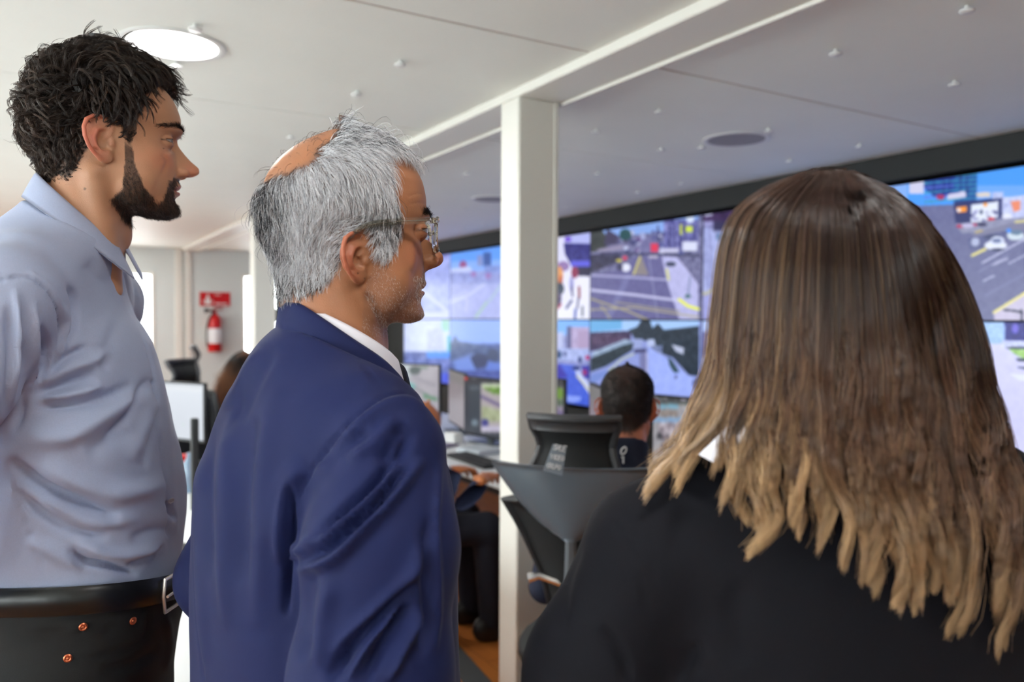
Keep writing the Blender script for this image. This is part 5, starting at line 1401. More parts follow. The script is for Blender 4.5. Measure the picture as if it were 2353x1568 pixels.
# ------------------------------------------------------------------ the grey-haired man in the blue suit
M_skin2 = skin_material('skin_brown')
def bald2(L):
    x, y, z = L[:, 0], L[:, 1], L[:, 2]
    q = np.sqrt((x / .060) ** 2 + ((y + .066) / .052) ** 2 + ((z - .205) / .048) ** 2)
    return ss(1.05 + .06 * nz3(L, 160, 3) - q, -.10, .10)
def scalp2(L):
    x, y, z = np.abs(L[:, 0]), L[:, 1], L[:, 2]
    zh = np.interp(y, [-.11, -.08, -.06, -.040, -.028, -.012, .002, .014, .022, .030, .040, .050, .058, .066, .078, .09], [.026, .030, .036, .046, .066, .106, .106, .080, .074, .078, .100, .150, .172, .192, .200, .200])
    rec = ss(y - (.0215 + (.185 - z) * .30) + .003 * nz3(L, 300, 6), -.002, .003) * ss(.2000 - z + .12 * (y - .06) * (y > .06) + .003 * nz3(L, 260, 2), -.002, .003) * (z > .095)
    return ss(z - zh + .004 * nz3(L, 260, 2), -.003, .005) * (1 - bald2(L)) * (1 - rec)
def beard2(L):
    x, y, z = np.abs(L[:, 0]), L[:, 1], L[:, 2]
    top = np.interp(y, [.0, .012, .020, .040, .060, .075, .1], [.045, .085, .078, .052, .042, .040, .040])
    m = ss(top - z + .006 * nz3(L, 200, 5), -.006, .012) * ss(z + .012, -.004, .006) * (y > .0)
    mous = ss(y, .07, .08) * ss(.068 - z, 0, .004) * ss(z - .051, 0, .003) * ss(.034 - x, 0, .005)
    side = ss(y, .060, .070) * ss(x, .018, .026) * (z < .060) * (z > .02)
    lips = ss(.0225 - x, 0, .003) * ss(.0125 - np.abs(z - .0445), 0, .003) * (y > .07)
    return np.clip(np.maximum.reduce([m * .8, mous, side * .8, ss(.036 - z, 0, .006) * (y > .06)]) * (1 - lips), 0, 1)
P2 = dict(skin=srgb(170, 116, 84), skin_red=srgb(186, 100, 78), lip=srgb(140, 84, 76), under_eye=srgb(120, 78, 64), skin_mat=M_skin2, beard=beard2, beard_tint=.22, beard_col=srgb(120, 96, 88),
          scalp=scalp2, scalp_col=srgb(104, 92, 88), scalp_tint=.75, nose=1.02, nose_z=.008, brow=.0062, eye_open=.0034, ear=.86, ear_w=1.25, ear_out=24, ear_z=.0755, ear_y=-.012, ear_red=.8, lobe=1.15, w=1.02,
          neck0=(0, -.022, .05), neck1=(0, -.016, -.118), neck_r=(.056, .060), fold=.0024, lid_dark=srgb(60, 36, 30), front=([0, .04, .12, .15, .2], [.004, .003, .0, -.003, -.006]))
R2 = facing(math.radians(31 + 63), 0, 0)
O2 = P(984, 502, 1.0) - R2.to_3x3() @ Vector((0, .102, .135))
MH2 = Matrix.Translation(O2) @ R2
man2 = empty('person', (O2.x, O2.y - .02, 0), 0, 'man with short grey hair, glasses and a blue suit, standing in the middle', 'person')
body2, hv2, hf2, hn2 = make_head(P2, MH2, man2)
face_folds(body2, hv2, hf2, MH2, [([(838, 668), (858, 705), (884, 755)], 7, -.0022), ([(820, 660), (842, 705), (866, 750)], 9, .0016), ([(955, 560), (966, 590), (960, 625), (950, 650)], 9, -.0020), ([(940, 545), (950, 580), (944, 625)], 10, .0014), ([(975, 640), (962, 672), (968, 700)], 5, -.0014), ([(940, 470), (966, 466), (978, 470)], 2.2, -.0007), ([(935, 452), (962, 446), (972, 448)], 2.2, -.0007), ([(925, 505), (918, 520)], 2, -.0007), ([(905, 740), (930, 752), (950, 748)], 6, -.0012)], [(912, 552, 2.4), (922, 512, 2.0), (838, 640, 2.2), (822, 628, 2.0)])
eyes(P2, MH2, man2, iris=(.03, .02, .015))
def grey_hair():
    rng = np.random.RandomState(5)
    w = scalp2(hv2) * (hv2[:, 2] > .02)
    w = w * ~((np.abs(hv2[:, 0]) > .074) & (hv2[:, 1] < .012) & (hv2[:, 1] > -.05) & (hv2[:, 2] < .112))
    fill = bald2(hv2) * (hv2[:, 2] > .12)
    n, k = 38000, 7
    r, fi = sample_surface(hv2, hf2, w + .012 * fill, n, rng)
    nl = nrm(hn2[hf2[fi]].mean(1))
    x, y, z = r.T
    top = ss(z, .165, .215)
    sgn = np.sign(x)
    # top: combed forward and to the side; sides: down, forward near the temple, back near the nape
    ft = np.stack([.45 * sgn, .95 + 0 * x, -.15 + 0 * x], 1)
    fs = np.stack([0 * x, np.interp(y, [-.1, -.04, .03, .06], [-.05, -.10, -.22, -.30]) + np.interp(z, [.08, .17], [-.10, .45]), -1 + 0 * x], 1)
    fl = ft * top[:, None] + fs * (1 - top[:, None]) + .22 * np.stack([nz3(r, 70, s) for s in (1, 2, 3)], 1) + rng.normal(size=(n, 3)) * .16
    # locks: neighbours lean the same way
    ne0 = (np.exp(-((y + .012) / .028) ** 2) * ss(-(z - .125), -.02, .0))[:, None]; fl = fl * (1 - ne0) + np.array([0, -.9, -.25]) * ne0
    cell = np.floor(r / .006).astype(int); hsh = (cell[:, 0] * 73856093 ^ cell[:, 1] * 19349663 ^ cell[:, 2] * 83492791) % 997
    lockr = np.random.RandomState(9).normal(size=(997, 3)) * .15
    fl = nrm(fl - nl * (fl * nl).sum(1, keepdims=True) + lockr[hsh])
    L = np.interp(z, [.03, .06, .12, .2], [.010, .014, .019, .022]) * rng.uniform(.6, 1.15, n)
    sd_ = ss(y, .022, .035) * (1 - ss(z, .10, .14)); L *= 1 - .35 * sd_
    ne = np.exp(-((y + .012) / .028) ** 2) * ss(-(z - .125), -.02, .0); L *= 1 - .5 * ne
    isb = (fill[hf2[fi]].mean(1) > .5); L[isb] *= .8
    lift = np.interp(z, [.03, .08, .2], [.16, .26, .42]) + .10 * rng.rand(n)
    fly = rng.rand(n) < .006; lift[fly] += .6; L[fly] *= 1.2
    t = np.linspace(0, 1, k)[None, :, None]
    bend = nrm(np.cross(nl, fl))
    pts = r[:, None] - nl[:, None] * .001 + fl[:, None] * t * L[:, None, None] + nl[:, None] * (lift * L)[:, None, None] * (np.sin(t * 2.3) * .9) + bend[:, None] * (rng.normal(size=(n, 1, 1)) * .0022) * t ** 2
    pts[..., 2] -= (L[:, None] * .25) * (t[..., 0] ** 2)
    rad = (.00022 * (1 - .7 * np.linspace(0, 1, k) ** 2))[None] * rng.uniform(.7, 1.15, (n, 1))
    wf = np.clip(1.06 - .84 * ss(-y, .070, .108) - .60 * ss(.080 - z, 0, .045) - .55 * ss(z, .180, .215) + .22 * nz3(r, 45, 12), .14, .97)
    u = rng.rand(n)
    white, mid, dark = np.array(srgb(242, 243, 247)), np.array(srgb(160, 162, 170)), np.array(srgb(44, 45, 51))
    col = np.where((u < wf * .82)[:, None], white, np.where((u < wf)[:, None], mid, dark))
    col[isb] = srgb(86, 66, 56)
    col = col[:, None] * np.ones((1, k, 1))
    wv = to_world(MH2, pts.reshape(-1, 3)).reshape(pts.shape)
    strands_obj('hair', wv, rad, col, mat('grey_hair', (.5, .5, .5), .27, attr='tint', spec=.5), man2)
grey_hair()
M_stub = mat('white_stubble', (.8, .78, .76), .4, attr='tint')
short_hairs('stubble', hv2, hf2, hn2, beard2(hv2) * (1 + 2.5 * (hv2[:, 1] > .088)), 9500, lambda r: np.where(r[:, 2] > .05, .0042, .0036), (0, .35, -1), .00013, [srgb(226, 214, 208), srgb(232, 226, 222), srgb(120, 100, 92), srgb(200, 186, 180)], MH2, man2, 7, k=3, m=M_stub, lift=.7)
short_hairs('eyebrows', hv2, hf2, hn2, brow_mask(hv2, .1335, .0050, .010, .050), 1100, .011, lambda r: np.stack([np.sign(r[:, 0]), .3 + 0 * r[:, 0], .5 + 0 * r[:, 0]], 1), .00022, [srgb(26, 22, 22), srgb(44, 38, 36)], MH2, man2, 8, lift=.6)
# glasses: clear yellowish acetate frame, two lenses
def acetate():
    m = mat('clear_acetate', srgb(246, 240, 222), .05, trans=.95, ior=1.35, spec=.6)
    return m
M_ace = acetate(); M_lens = thin_glass('lens', .10, (.97, .98, .97))
gl = MB()
for sx in (1, -1):
    cx, cz = .0335 * sx, .1105
    rim = []
    for a in np.linspace(0, 2 * math.pi, 37):
        q = .55; rx_, rz_ = .0265, .0195
        c, s = math.cos(a), math.sin(a)
        x_ = math.copysign(abs(c) ** q, c) * rx_; z_ = math.copysign(abs(s) ** q, s) * rz_
        rim.append(MH2 @ Vector((cx + x_, .1070 - .30 * (cx + x_) ** 2 / .06 , cz + z_)))
    gl.tube(rim, .0024, 8, caps=False)
    gl.tube([MH2 @ Vector(p) for p in ((.0590 * sx, .0895, .1235), (.0690 * sx, .086, .1235), (.0735 * sx, .078, .1230))], .0036, 8)
gl.tube([MH2 @ Vector(p) for p in ((-.0085, .1080, .116), (0, .1100, .1175), (.0085, .1080, .116))], .0028, 8)
gls = gl.obj('glasses', M_ace, man2, True, True)
for sx in (1, -1):
    tb_ = MB(); pts = [(.0735 * sx, .079, .1230), (.0755 * sx, .040, .1195), (.0790 * sx, .005, .1135), (.0800 * sx, -.012, .1060), (.0785 * sx, -.030, .0880)]
    sp = spline(pts, 6); vs = []; 
    for p in sp:
        hh = .0036 if p[1] > 0 else .0028
        vs += [MH2 @ Vector((p[0] - .0015, p[1], p[2] - hh)), MH2 @ Vector((p[0] + .0015, p[1], p[2] - hh)), MH2 @ Vector((p[0] + .0015, p[1], p[2] + hh)), MH2 @ Vector((p[0] - .0015, p[1], p[2] + hh))]
    fs = [(i * 4 + j, i * 4 + (j + 1) % 4, i * 4 + 4 + (j + 1) % 4, i * 4 + 4 + j) for i in range(len(sp) - 1) for j in range(4)] + [(3, 2, 1, 0), tuple(len(vs) - 4 + j for j in range(4))]
    tb_.add(vs, fs); tb_.obj('temple', M_ace, gls, False, True)
    MB().tube([MH2 @ Vector((p[0], p[1], p[2])) for p in sp[1:14]], .0007, 6).obj('temple_wire', M_chrome, gls, True, True)
    ln = MB(); ring = []
    for a in np.linspace(0, 2 * math.pi, 32, endpoint=False):
        c, s = math.cos(a), math.sin(a); x_ = math.copysign(abs(c) ** .55, c) * .0262; z_ = math.copysign(abs(s) ** .55, s) * .0192
        cx = .0335 * sx; ring.append((cx + x_, .1070 - .30 * (cx + x_) ** 2 / .06, .1105 + z_))
    ln.add([MH2 @ Vector((p[0], p[1] + .0006, p[2])) for p in ring] + [MH2 @ Vector((p[0], p[1] - .0008, p[2])) for p in ring], [tuple(range(32)), tuple(range(32, 64))[::-1]] + [(i, (i + 1) % 32, 32 + (i + 1) % 32, 32 + i) for i in range(32)])
    ln.obj('lens', M_lens, gls, False, True)

# ---- suit
AZB2 = math.radians(31 + 57)
nb = MH2 @ Vector((0, -.014, -.118))
T2 = Matrix.Translation((nb.x, nb.y, 0)) @ Matrix.Rotation(-AZB2, 4, 'Z')
M_suit = mat('navy_wool', srgb(22, 31, 76), .75, noise=.04, nscale=900, bump=.12, bscale=1800, sheen=.06, spec=.3)
M_wshirt = mat('white_cotton', srgb(236, 236, 246), .7)
JK = [(.86, 0, -.005, .200, .150), (1.0, 0, -.012, .190, .150), (1.10, 0, -.016, .186, .146), (1.20, 0, -.018, .186, .144), (1.30, 0, -.018, .184, .138), (1.36, 0, -.014, .168, .118), (1.40, 0, -.010, .142, .098), (1.44, 0, -.011, .102, .090), (1.47, 0, -.006, .082, .080), (1.50, 0, .003, .068, .066), (1.54, 0, -.004, .072, .072)]
def jacket(X, Y, Z):
    d = sd_tower(X, Y, Z, JK, 0, 2.25); aX = np.abs(X)
    d = smin(d, sd_chain(aX, Y, Z, [(.06, -.012, 1.420), (.125, -.018, 1.395), (.180, -.018, 1.362)], [.045, .050, .052], .03), .05)
    d = smin(d, sd_chain(aX, Y, Z, [(.0, -.040, 1.418), (.09, -.052, 1.365)], [.046, .050], .03), .05)
    ar = sd_chain(X, Y, Z, [(.176, -.014, 1.366), (.204, -.032, 1.28), (.220, -.050, 1.16), (.228, -.050, 1.06), (.225, .04, .93)], [.058, .070, .071, .068, .058], .03)
    al = sd_chain(X, Y, Z, [(-.180, -.014, 1.366), (-.215, -.035, 1.27), (-.240, -.082, 1.135), (-.240, -.04, 1.06), (-.19, .12, 1.02)], [.058, .062, .056, .052, .046], .03)
    d = smin(d, smin(ar, al, .01), .014)
    d = smax(d, (Z - (1.452 - .60 * Y)) * .86, .004)
    return np.maximum(d, .87 - Z)
v, f = surface_nets(jacket, (-.36, -.23, .855), (.36, .22, 1.53), .0042)
v = smooth_mesh(v, f, 2); w = to_world(T2, v)
F2 = [([(983, 922), (939, 905), (890, 912), (851, 934), (807, 969), (758, 1018), (728, 1062), (704, 1106), (686, 1143)], 3.6, -.0035, 's'),
      ([(990, 950), (940, 925), (895, 930), (860, 950), (818, 984), (772, 1030), (742, 1075), (716, 1120)], 12, .0045, 't'),
      ([(816, 806), (846, 850), (870, 885), (884, 908)], 2.4, -.0012, 's'),
      ([(674, 1100), (667, 1153), (668, 1207), (664, 1255), (658, 1330), (656, 1420)], 8, -.012), ([(700, 1070), (668, 1120), (650, 1200), (644, 1300)], 13, .006), ([(690, 1050), (640, 1130), (622, 1260)], 20, .003),
      ([(950, 985), (915, 1048), (856, 1116), (792, 1174), (716, 1248)], 11, -.012), ([(934, 1074), (865, 1163), (816, 1208), (743, 1268), (676, 1294)], 10, -.010), ([(919, 996), (894, 1094), (830, 1172), (760, 1222), (676, 1262)], 12, .008),
      ([(970, 1050), (910, 1140), (845, 1212), (766, 1286), (680, 1312)], 12, .010), ([(672, 1252), (692, 1270), (668, 1285)], 6, .006),
      ([(960, 1330), (880, 1410), (806, 1484), (755, 1568)], 13, -.012), ([(945, 1384), (874, 1486), (838, 1568)], 11, -.009), ([(985, 1240), (930, 1345), (850, 1425), (770, 1500)], 16, .008), ([(970, 1400), (925, 1490), (890, 1568)], 13, .009), ([(920, 1390), (850, 1480), (800, 1568)], 9, .006),
      ([(992, 1180), (975, 1290), (985, 1400), (965, 1520)], 10, -.006), ([(930, 970), (904, 1030), (868, 1066)], 14, -.006), ([(850, 990), (780, 1026), (740, 1070)], 18, -.005), ([(905, 960), (870, 1010), (800, 1060)], 13, .004), ([(720, 1300), (700, 1400), (700, 1520)], 20, -.005), ([(760, 1330), (740, 1440), (730, 1540)], 18, .005),
      ([(1010, 1060), (1000, 1200), (1006, 1360), (998, 1500)], 8, .004), ([(470, 990), (458, 1140), (458, 1320), (468, 1540)], 12, .004), ([(500, 960), (484, 1120), (486, 1330)], 10, -.003), ([(545, 930), (520, 1060), (515, 1250), (520, 1450)], 16, .004), ([(590, 960), (560, 1120), (560, 1350)], 22, -.005), ([(640, 880), (610, 1000), (600, 1200), (600, 1450)], 24, .004),
      ([(600, 800), (560, 860), (520, 940)], 12, .003), ([(632, 800), (590, 880), (548, 980)], 14, -.003), ([(452, 1050), (446, 1200), (452, 1380), (464, 1568)], 2.4, -.0016, 's')]
w = folds(w, f, F2, gain=1.4)
w = w + vnormals(w, f) * (.0016 * nz3(v, 24, 31))[:, None]
mesh_obj('jacket', w, f, M_suit, man2, True, True)
grid_patch('shirt_collar', collar(T2, .008, 1.4800, .0655, .0600, .58, .038, .006, .016, .10, stand=.06), M_wshirt, man2, .0022, world=True)
jc = []
for r_, (dx, dz) in enumerate(((.000, -.030), (.001, -.012), (.002, -.002), (.005, .0015), (.009, -.002), (.012, -.014), (.015, -.026), (.019, -.038))):
    row = []
    for th in np.linspace(.52, 2 * math.pi - .52, 60):
        c, s = math.cos(th), math.sin(th); fr = max(0., c)
        o_ = Vector((s, c, 0)).normalized()
        y = .008 + .0680 * c; z = 1.4640 - .64 * .0705 * c + .012 * max(0., -c) ** 2 - .022 * fr ** 3
        kb = 1 - .06 * max(0., -c)
        p = Vector((.071 * s, y, z)) + o_ * dx * (1 - .45 * max(0., -c)) + Vector((0, 0, dz * kb))
        row.append(T2 @ p)
    jc.append(row)
grid_patch('jacket_collar', jc, M_suit, man2, .003, world=True)
# tie with knot
v, f = surface_nets(lambda X, Y, Z: smin(sd_ell(X, Y, Z, (0, .076, 1.425), (.018, .016, .022)), sd_chain(X, Y, Z, [(0, .090, 1.40), (0, .128, 1.25), (0, .135, 1.05)], [.020, .030, .036], .01, ((0, 1, 0), 3.0)), .012), (-.05, .05, .98), (.05, .16, 1.46), .005)
mesh_obj('tie', to_world(T2, v), f, mat('dark_tie', srgb(30, 32, 42), .5), man2, True, True)
TR2 = [(.62, 0, -.015, .16, .12), (.80, 0, -.015, .178, .135), (.92, 0, -.012, .172, .135), (1.0, 0, -.012, .165, .130)]
v, f = surface_nets(trousers(TR2), (-.23, -.2, .02), (.23, .16, .99), .009)
mesh_obj('trousers', to_world(T2, smooth_mesh(v, f, 2)), f, M_suit, man2, True, True)
shoe(T2, -.10, -.03, man2, M_shoe, .1); shoe(T2, .10, -.03, man2, M_shoe, -.1)
# ------------------------------------------------------------------ the woman seen from behind
AZ3 = math.radians(31 - 14)
R3 = facing(AZ3, 0, 0)
O3 = P(1922, 424, .748) - R3.to_3x3() @ Vector((0, 0, .236))
MH3 = Matrix.Translation(O3) @ R3
P3 = dict(skin=srgb(206, 160, 134), skin_red=srgb(206, 130, 112), lip=srgb(180, 104, 100), under_eye=srgb(170, 124, 110), skin_mat=M_skin1, nose=.9, brow=.003, w=.93, d=.95, neck1=(0, -.045, -.13), neck_r=(.046, .052), ear=.9, scalp=lambda L: ss(L[:, 2] - np.interp(L[:, 1], [-.1, 0, .05, .09], [.03, .12, .16, .19]), -.004, .006), scalp_col=srgb(44, 32, 28), scalp_tint=.95)
woman = empty('person', (O3.x, O3.y, 0), 0, 'woman in a black jacket with long brown to blonde hair, seen from behind', 'person')
body3, hv3, hf3, hn3 = make_head(P3, MH3, woman, h=.0026, lo=(-.1, -.12, -.17))
eyes(P3, MH3, woman)
GV = [395, 430, 500, 600, 700, 800, 900, 1000, 1100, 1200, 1300, 1400, 1450]
GU = [  # s, then u on those rows, then the row where the lock ends
    (0.00, [1850, 1765, 1690, 1660, 1648, 1632, 1610, 1560, 1440, 1400, 1380, 1380, 1380], 1045),
    (0.07, [1858, 1790, 1712, 1682, 1672, 1660, 1642, 1600, 1530, 1500, 1480, 1480, 1480], 1120),
    (0.15, [1868, 1815, 1745, 1718, 1708, 1700, 1690, 1664, 1620, 1560, 1540, 1500, 1500], 1090),
    (0.23, [1880, 1840, 1786, 1762, 1752, 1745, 1735, 1718, 1712, 1742, 1700, 1700, 1700], 1225),
    (0.32, [1890, 1862, 1824, 1808, 1800, 1796, 1790, 1780, 1790, 1810, 1730, 1700, 1700], 1250),
    (0.40, [1900, 1885, 1862, 1856, 1852, 1850, 1850, 1850, 1872, 1905, 1870, 1850, 1850], 1262),
    (0.50, [1915, 1915, 1914, 1914, 1914, 1914, 1916, 1922, 1940, 1982, 1996, 1960, 1960], 1342),
    (0.60, [1928, 1940, 1965, 1974, 1980, 1986, 1990, 1996, 2010, 2052, 2078, 2052, 2040], 1376),
    (0.70, [1938, 1966, 2016, 2036, 2048, 2060, 2072, 2084, 2100, 2122, 2146, 2140, 2136], 1400),
    (0.80, [1946, 1990, 2060, 2096, 2122, 2142, 2160, 2178, 2196, 2214, 2230, 2234, 2216], 1430),
    (0.90, [1952, 2010, 2092, 2146, 2184, 2210, 2232, 2254, 2278, 2298, 2312, 2312, 2300], 1445),
    (1.00, [1958, 2024, 2112, 2182, 2228, 2258, 2282, 2310, 2346, 2376, 2396, 2400, 2396], 1450)]
GS = np.array([g[0] for g in GU]); GM = np.array([g[1] for g in GU], dtype=float); GE = np.array([g[2] for g in GU], dtype=float)
ENV_V = [380, 400, 430, 470, 520, 600, 700, 800, 900, 1000, 1100, 1250, 1450]
ENV_C = [1915, 1915, 1914, 1912, 1912, 1920, 1937, 1945, 1946, 1940, 1935, 1935, 1940]
ENV_A = [10, 95, 165, 215, 245, 268, 292, 316, 338, 385, 470, 540, 560]
ENV_B = [.005, .045, .072, .092, .104, .113, .114, .112, .112, .120, .132, .142, .146]
def env_depth(u, v):
    c, a, b = np.interp(v, ENV_V, ENV_C), np.interp(v, ENV_V, ENV_A), np.interp(v, ENV_V, ENV_B)
    q = np.clip((u - c) / a, -1.0, 1.0)
    D0 = np.interp(v, [400, 900, 1100, 1450], [.745, .742, .752, .752])
    return D0 - b * np.sqrt(np.clip(1 - np.abs(q) ** 2.2, 0.0, 1))
CM = np.array(CAMM)
def unproj(u, v, d):
    q = np.stack([(u - PXW / 2) / FPX * d, -(v - PXH / 2) / FPX * d, -d], -1)
    return q @ CM[:3, :3].T + CM[:3, 3]
def guide_u(s, v):
    """u on row v for lock position s (arrays)"""
    j = np.clip(np.searchsorted(GS, s) - 1, 0, len(GS) - 2); fr = (s - GS[j]) / (GS[j + 1] - GS[j])
    out = np.zeros(np.broadcast(s, v).shape)
    for r in range(len(GS)):
        cu = cub(v, GV, GM[r])
        out += cu * (np.where(j == r, 1 - fr, 0) + np.where(j + 1 == r, fr, 0))
    return out
# ---- jacket
nb3 = P(1945, 1000, .775)
T3 = Matrix.Translation((nb3.x, nb3.y, 0)) @ Matrix.Rotation(-math.radians(31 - 6), 4, 'Z')
M_blk = mat('black_jersey', srgb(21, 21, 27), .8, noise=.05, nscale=900, bump=.12, bscale=1600, sheen=.03, spec=.15)
WT = [(.80, 0, .0, .20, .14), (.95, 0, .0, .175, .125), (1.08, 0, -.002, .180, .125), (1.20, 0, -.004, .198, .125), (1.28, 0, -.006, .195, .118), (1.33, 0, -.006, .160, .098), (1.37, 0, -.004, .105, .075), (1.40, 0, -.002, .066, .058)]
def wjacket(X, Y, Z):
    d = sd_tower(X, Y, Z, WT, 0, 2.3); aX = np.abs(X)
    d = smin(d, sd_chain(aX, Y, Z, [(.04, -.01, 1.352), (.13, -.012, 1.328), (.195, -.010, 1.290)], [.045, .052, .056], .03), .05)
    d = smin(d, sd_chain(aX, Y, Z, [(.20, -.010, 1.285), (.250, -.006, 1.17), (.285, .0, 1.02), (.285, .06, .86)], [.060, .060, .056, .046], .03), .02)
    return np.maximum(d, .82 - Z)
v, f = surface_nets(wjacket, (-.37, -.18, .80), (.37, .2, 1.43), .005)
v = smooth_mesh(v, f, 2); w = to_world(T3, v)
w = folds(w, f, [([(1452, 1090), (1470, 1180), (1500, 1300), (1490, 1420)], 4, -.0016, 's'), ([(1340, 1175), (1400, 1200), (1460, 1290), (1480, 1400)], 3, -.002, 's'), ([(1600, 1480), (1580, 1530), (1560, 1568)], 16, -.006), ([(1700, 1330), (1690, 1420), (1700, 1540)], 30, -.004), ([(1380, 1440), (1430, 1510), (1450, 1568)], 10, -.006), ([(1500, 1080), (1570, 1130), (1640, 1160)], 16, .003), ([(1330, 1240), (1300, 1340), (1290, 1450)], 14, -.004)])
w = w + vnormals(w, f) * (.0022 * nz3(v, 18, 41))[:, None]
mesh_obj('jacket', w, f, M_blk, woman, True, True)
JW3 = w
def long_hair():
    rng = np.random.RandomState(3)
    nc, per, k = 560, 34, 30
    s = np.sort(rng.rand(nc)); s = np.clip(s + rng.normal(size=nc) * .01, 0, 1)
    layer = rng.rand(nc) ** 1.4                      # 0 outside, 1 inside
    big = np.sort(np.concatenate([np.linspace(.005, .995, 30) + rng.normal(size=30) * .009, [.02, .12]])); who = np.argmin(np.abs(s[:, None] - big[None]), 1)
    be, bc, bp = rng.normal(size=len(big)) * 26, rng.uniform(-40, 26, len(big)), rng.uniform(0, 6.28, len(big))
    e = np.interp(s, GS, GE) + be[who] + rng.normal(size=nc) * 9 - 40 * layer * rng.rand(nc)
    v0 = 391 + 60 * layer * rng.rand(nc) + rng.uniform(0, 10, nc)
    t = np.linspace(0, 1, k)[None]
    v = v0[:, None] + (e - v0)[:, None] * t
    # ends that curl back up a little
    curl = rng.uniform(.0, 1.0, nc)[:, None] * ss(t, .90, 1.0); v = v - curl * 18
    seff = s[:, None] + (big[who] - s)[:, None] * .80 * ss(v, 880, 1160)
    u = guide_u(seff, v)
    wave = ss(v, 620, 1100)
    ph = (2.0 * np.sin(s * 23) + .45 * bp[who] + .3 * rng.normal(size=nc))[:, None]; wl = (205 + 30 * np.sin(s * 17))[:, None]
    u = u + wave * (9 + 5 * np.sin(s * 37))[:, None] * np.sin(v / wl * 6.28 + ph) + ss(t, .82, 1.0) * (bc[who] * 1.2)[:, None]
    dm = depth_map([to_world(MH3, hv3), JW3])
    d = env_depth(u, v)
    dw = wave * .0040 * np.sin(v / wl * 6.28 + ph + 1.4) 
    d = d + .004 + .020 * layer[:, None] * ss(v, 400, 560) + dw + .004 * rng.normal(size=(nc, 1))
    clump = np.interp(t, [0, .4, .8, 1], [1.0, .9, .62, .32])
    d = np.minimum(d, dm(u, v) - .0065 - .010 * (1 - layer[:, None]) + np.minimum(dw, .004))
    a_ = rng.normal(size=(nc, per, 1)) * np.interp(v, [390, 520, 800], [3.0, 8.5, 9.5])[:, None] * clump[:, None]
    b_ = rng.normal(size=(nc, per, 1)) * .0026 * clump[:, None]
    U = u[:, None] + a_ + 1.5 * np.sin(v[:, None] / 90 * 6.28 + rng.uniform(0, 6, (nc, per, 1))) * wave[:, None]
    V = v[:, None] + rng.normal(size=(nc, per, 1)) * 7 * t[:, None] ** 3
    Dd = d[:, None] + b_
    fly = (rng.rand(nc, per, 1) < .02); U = U + fly * rng.normal(size=(nc, per, 1)) * 16 * t[:, None]; Dd = Dd - fly * .004
    pts = unproj(U.reshape(-1, k), V.reshape(-1, k), Dd.reshape(-1, k))
    rad = (.00034 * np.interp(np.linspace(0, 1, k), [0, .1, .8, 1], [.8, 1, .9, .3]))[None] * rng.uniform(.7, 1.2, (nc * per, 1))
    # colour: dark roots, lighter lengths (earliest at the left), blonde ends
    vs = np.interp(s, [0, .15, .3, .5, .7, .85, 1], [430, 450, 520, 600, 680, 760, 860])[:, None]
    rn = rng.normal(size=(nc, 1))
    m1 = ss(v + 60 * rn, vs - 40, vs + 300); m2 = ss(v + 50 * rn, vs + 380, vs + 720) * np.interp(s, [0, .35, .5, 1], [1, .95, .68, .48])[:, None]
    c0, c1, c2 = np.array(srgb(54, 38, 33)), np.array(srgb(108, 79, 62)), np.array(srgb(196, 160, 118))
    hl = (rng.rand(nc, per, 1, 1) < .24) * ss(v, 440, 660)[:, None, :, None] * .55 * np.interp(s, [0, .3, .6, 1], [1.0, .8, .35, .3])[:, None, None, None]
    m1 = m1 * np.interp(s, [0, .3, .5, 1], [1, .95, .85, .8])[:, None]
    base = c0 * (1 - m1[..., None]) + c1 * m1[..., None]; base = base * (1 - m2[..., None]) + c2 * m2[..., None]
    col = base[:, None] * (1 - hl) + np.array(srgb(190, 156, 116)) * hl
    col = col * rng.uniform(.78, 1.18, (nc, per, 1, 1)) * np.exp(.16 * rng.normal(size=(nc, 1, 1, 1)))
    # front locks that frame the face
    m_ = 3600; kk = 14
    wt = ss(hv3[:, 2] - np.interp(hv3[:, 1], [-.05, .0, .05, .08, .1], [.12, .13, .165, .182, .20]), -.003, .004) * (hv3[:, 1] > -.05) * (hv3[:, 2] > .1)
    r_, fi_ = sample_surface(hv3, hf3, wt, m_, rng); n_ = nrm(hn3[hf3[fi_]].mean(1)); sg = np.where(r_[:, 0] + .006 * rng.normal(size=m_) > 0, 1, -1)
    tt = np.linspace(0, 1, kk)[None, :, None]
    p1 = np.stack([sg * (.092 + .004 * rng.rand(m_)), r_[:, 1] * .9 + .004, r_[:, 2] + .016], 1); p2 = np.stack([sg * (.090 + .010 * rng.rand(m_)), r_[:, 1] * .45 - .012 + .010 * rng.rand(m_), .075 + 0 * sg], 1); p3 = np.stack([sg * (.100 + .014 * rng.rand(m_)), r_[:, 1] * .30 - .02 + .012 * rng.rand(m_), -.12 - .03 * rng.rand(m_)], 1)
    r0 = r_ + n_ * .003
    q_ = (1 - tt) ** 3 * r0[:, None] + 3 * tt * (1 - tt) ** 2 * p1[:, None] + 3 * tt ** 2 * (1 - tt) * p2[:, None] + tt ** 3 * p3[:, None]
    q_ = to_world(MH3, q_.reshape(-1, 3)).reshape(q_.shape)
    c_ = np.array(srgb(40, 30, 27)) * (1 - ss(tt, .3, .9)) + np.array(srgb(120, 94, 74)) * ss(tt, .3, .9); c_ = c_ * rng.uniform(.8, 1.2, (m_, 1, 1))
    vf_, ff_ = strands_mesh(q_, np.full((m_, kk), .0005))
    v1, f1 = strands_mesh(pts, rad)
    f1 = np.concatenate([f1, ff_ + len(v1)]); v1 = np.concatenate([v1, vf_])
    col = np.concatenate([np.clip(col, 0, 1).reshape(-1, 3), c_.reshape(-1, 3)])
    # dense inner volume
    Ci = np.array(CAMM.inverted())
    lo, hi = P(1560, 1180, .55), P(2330, 400, .95)
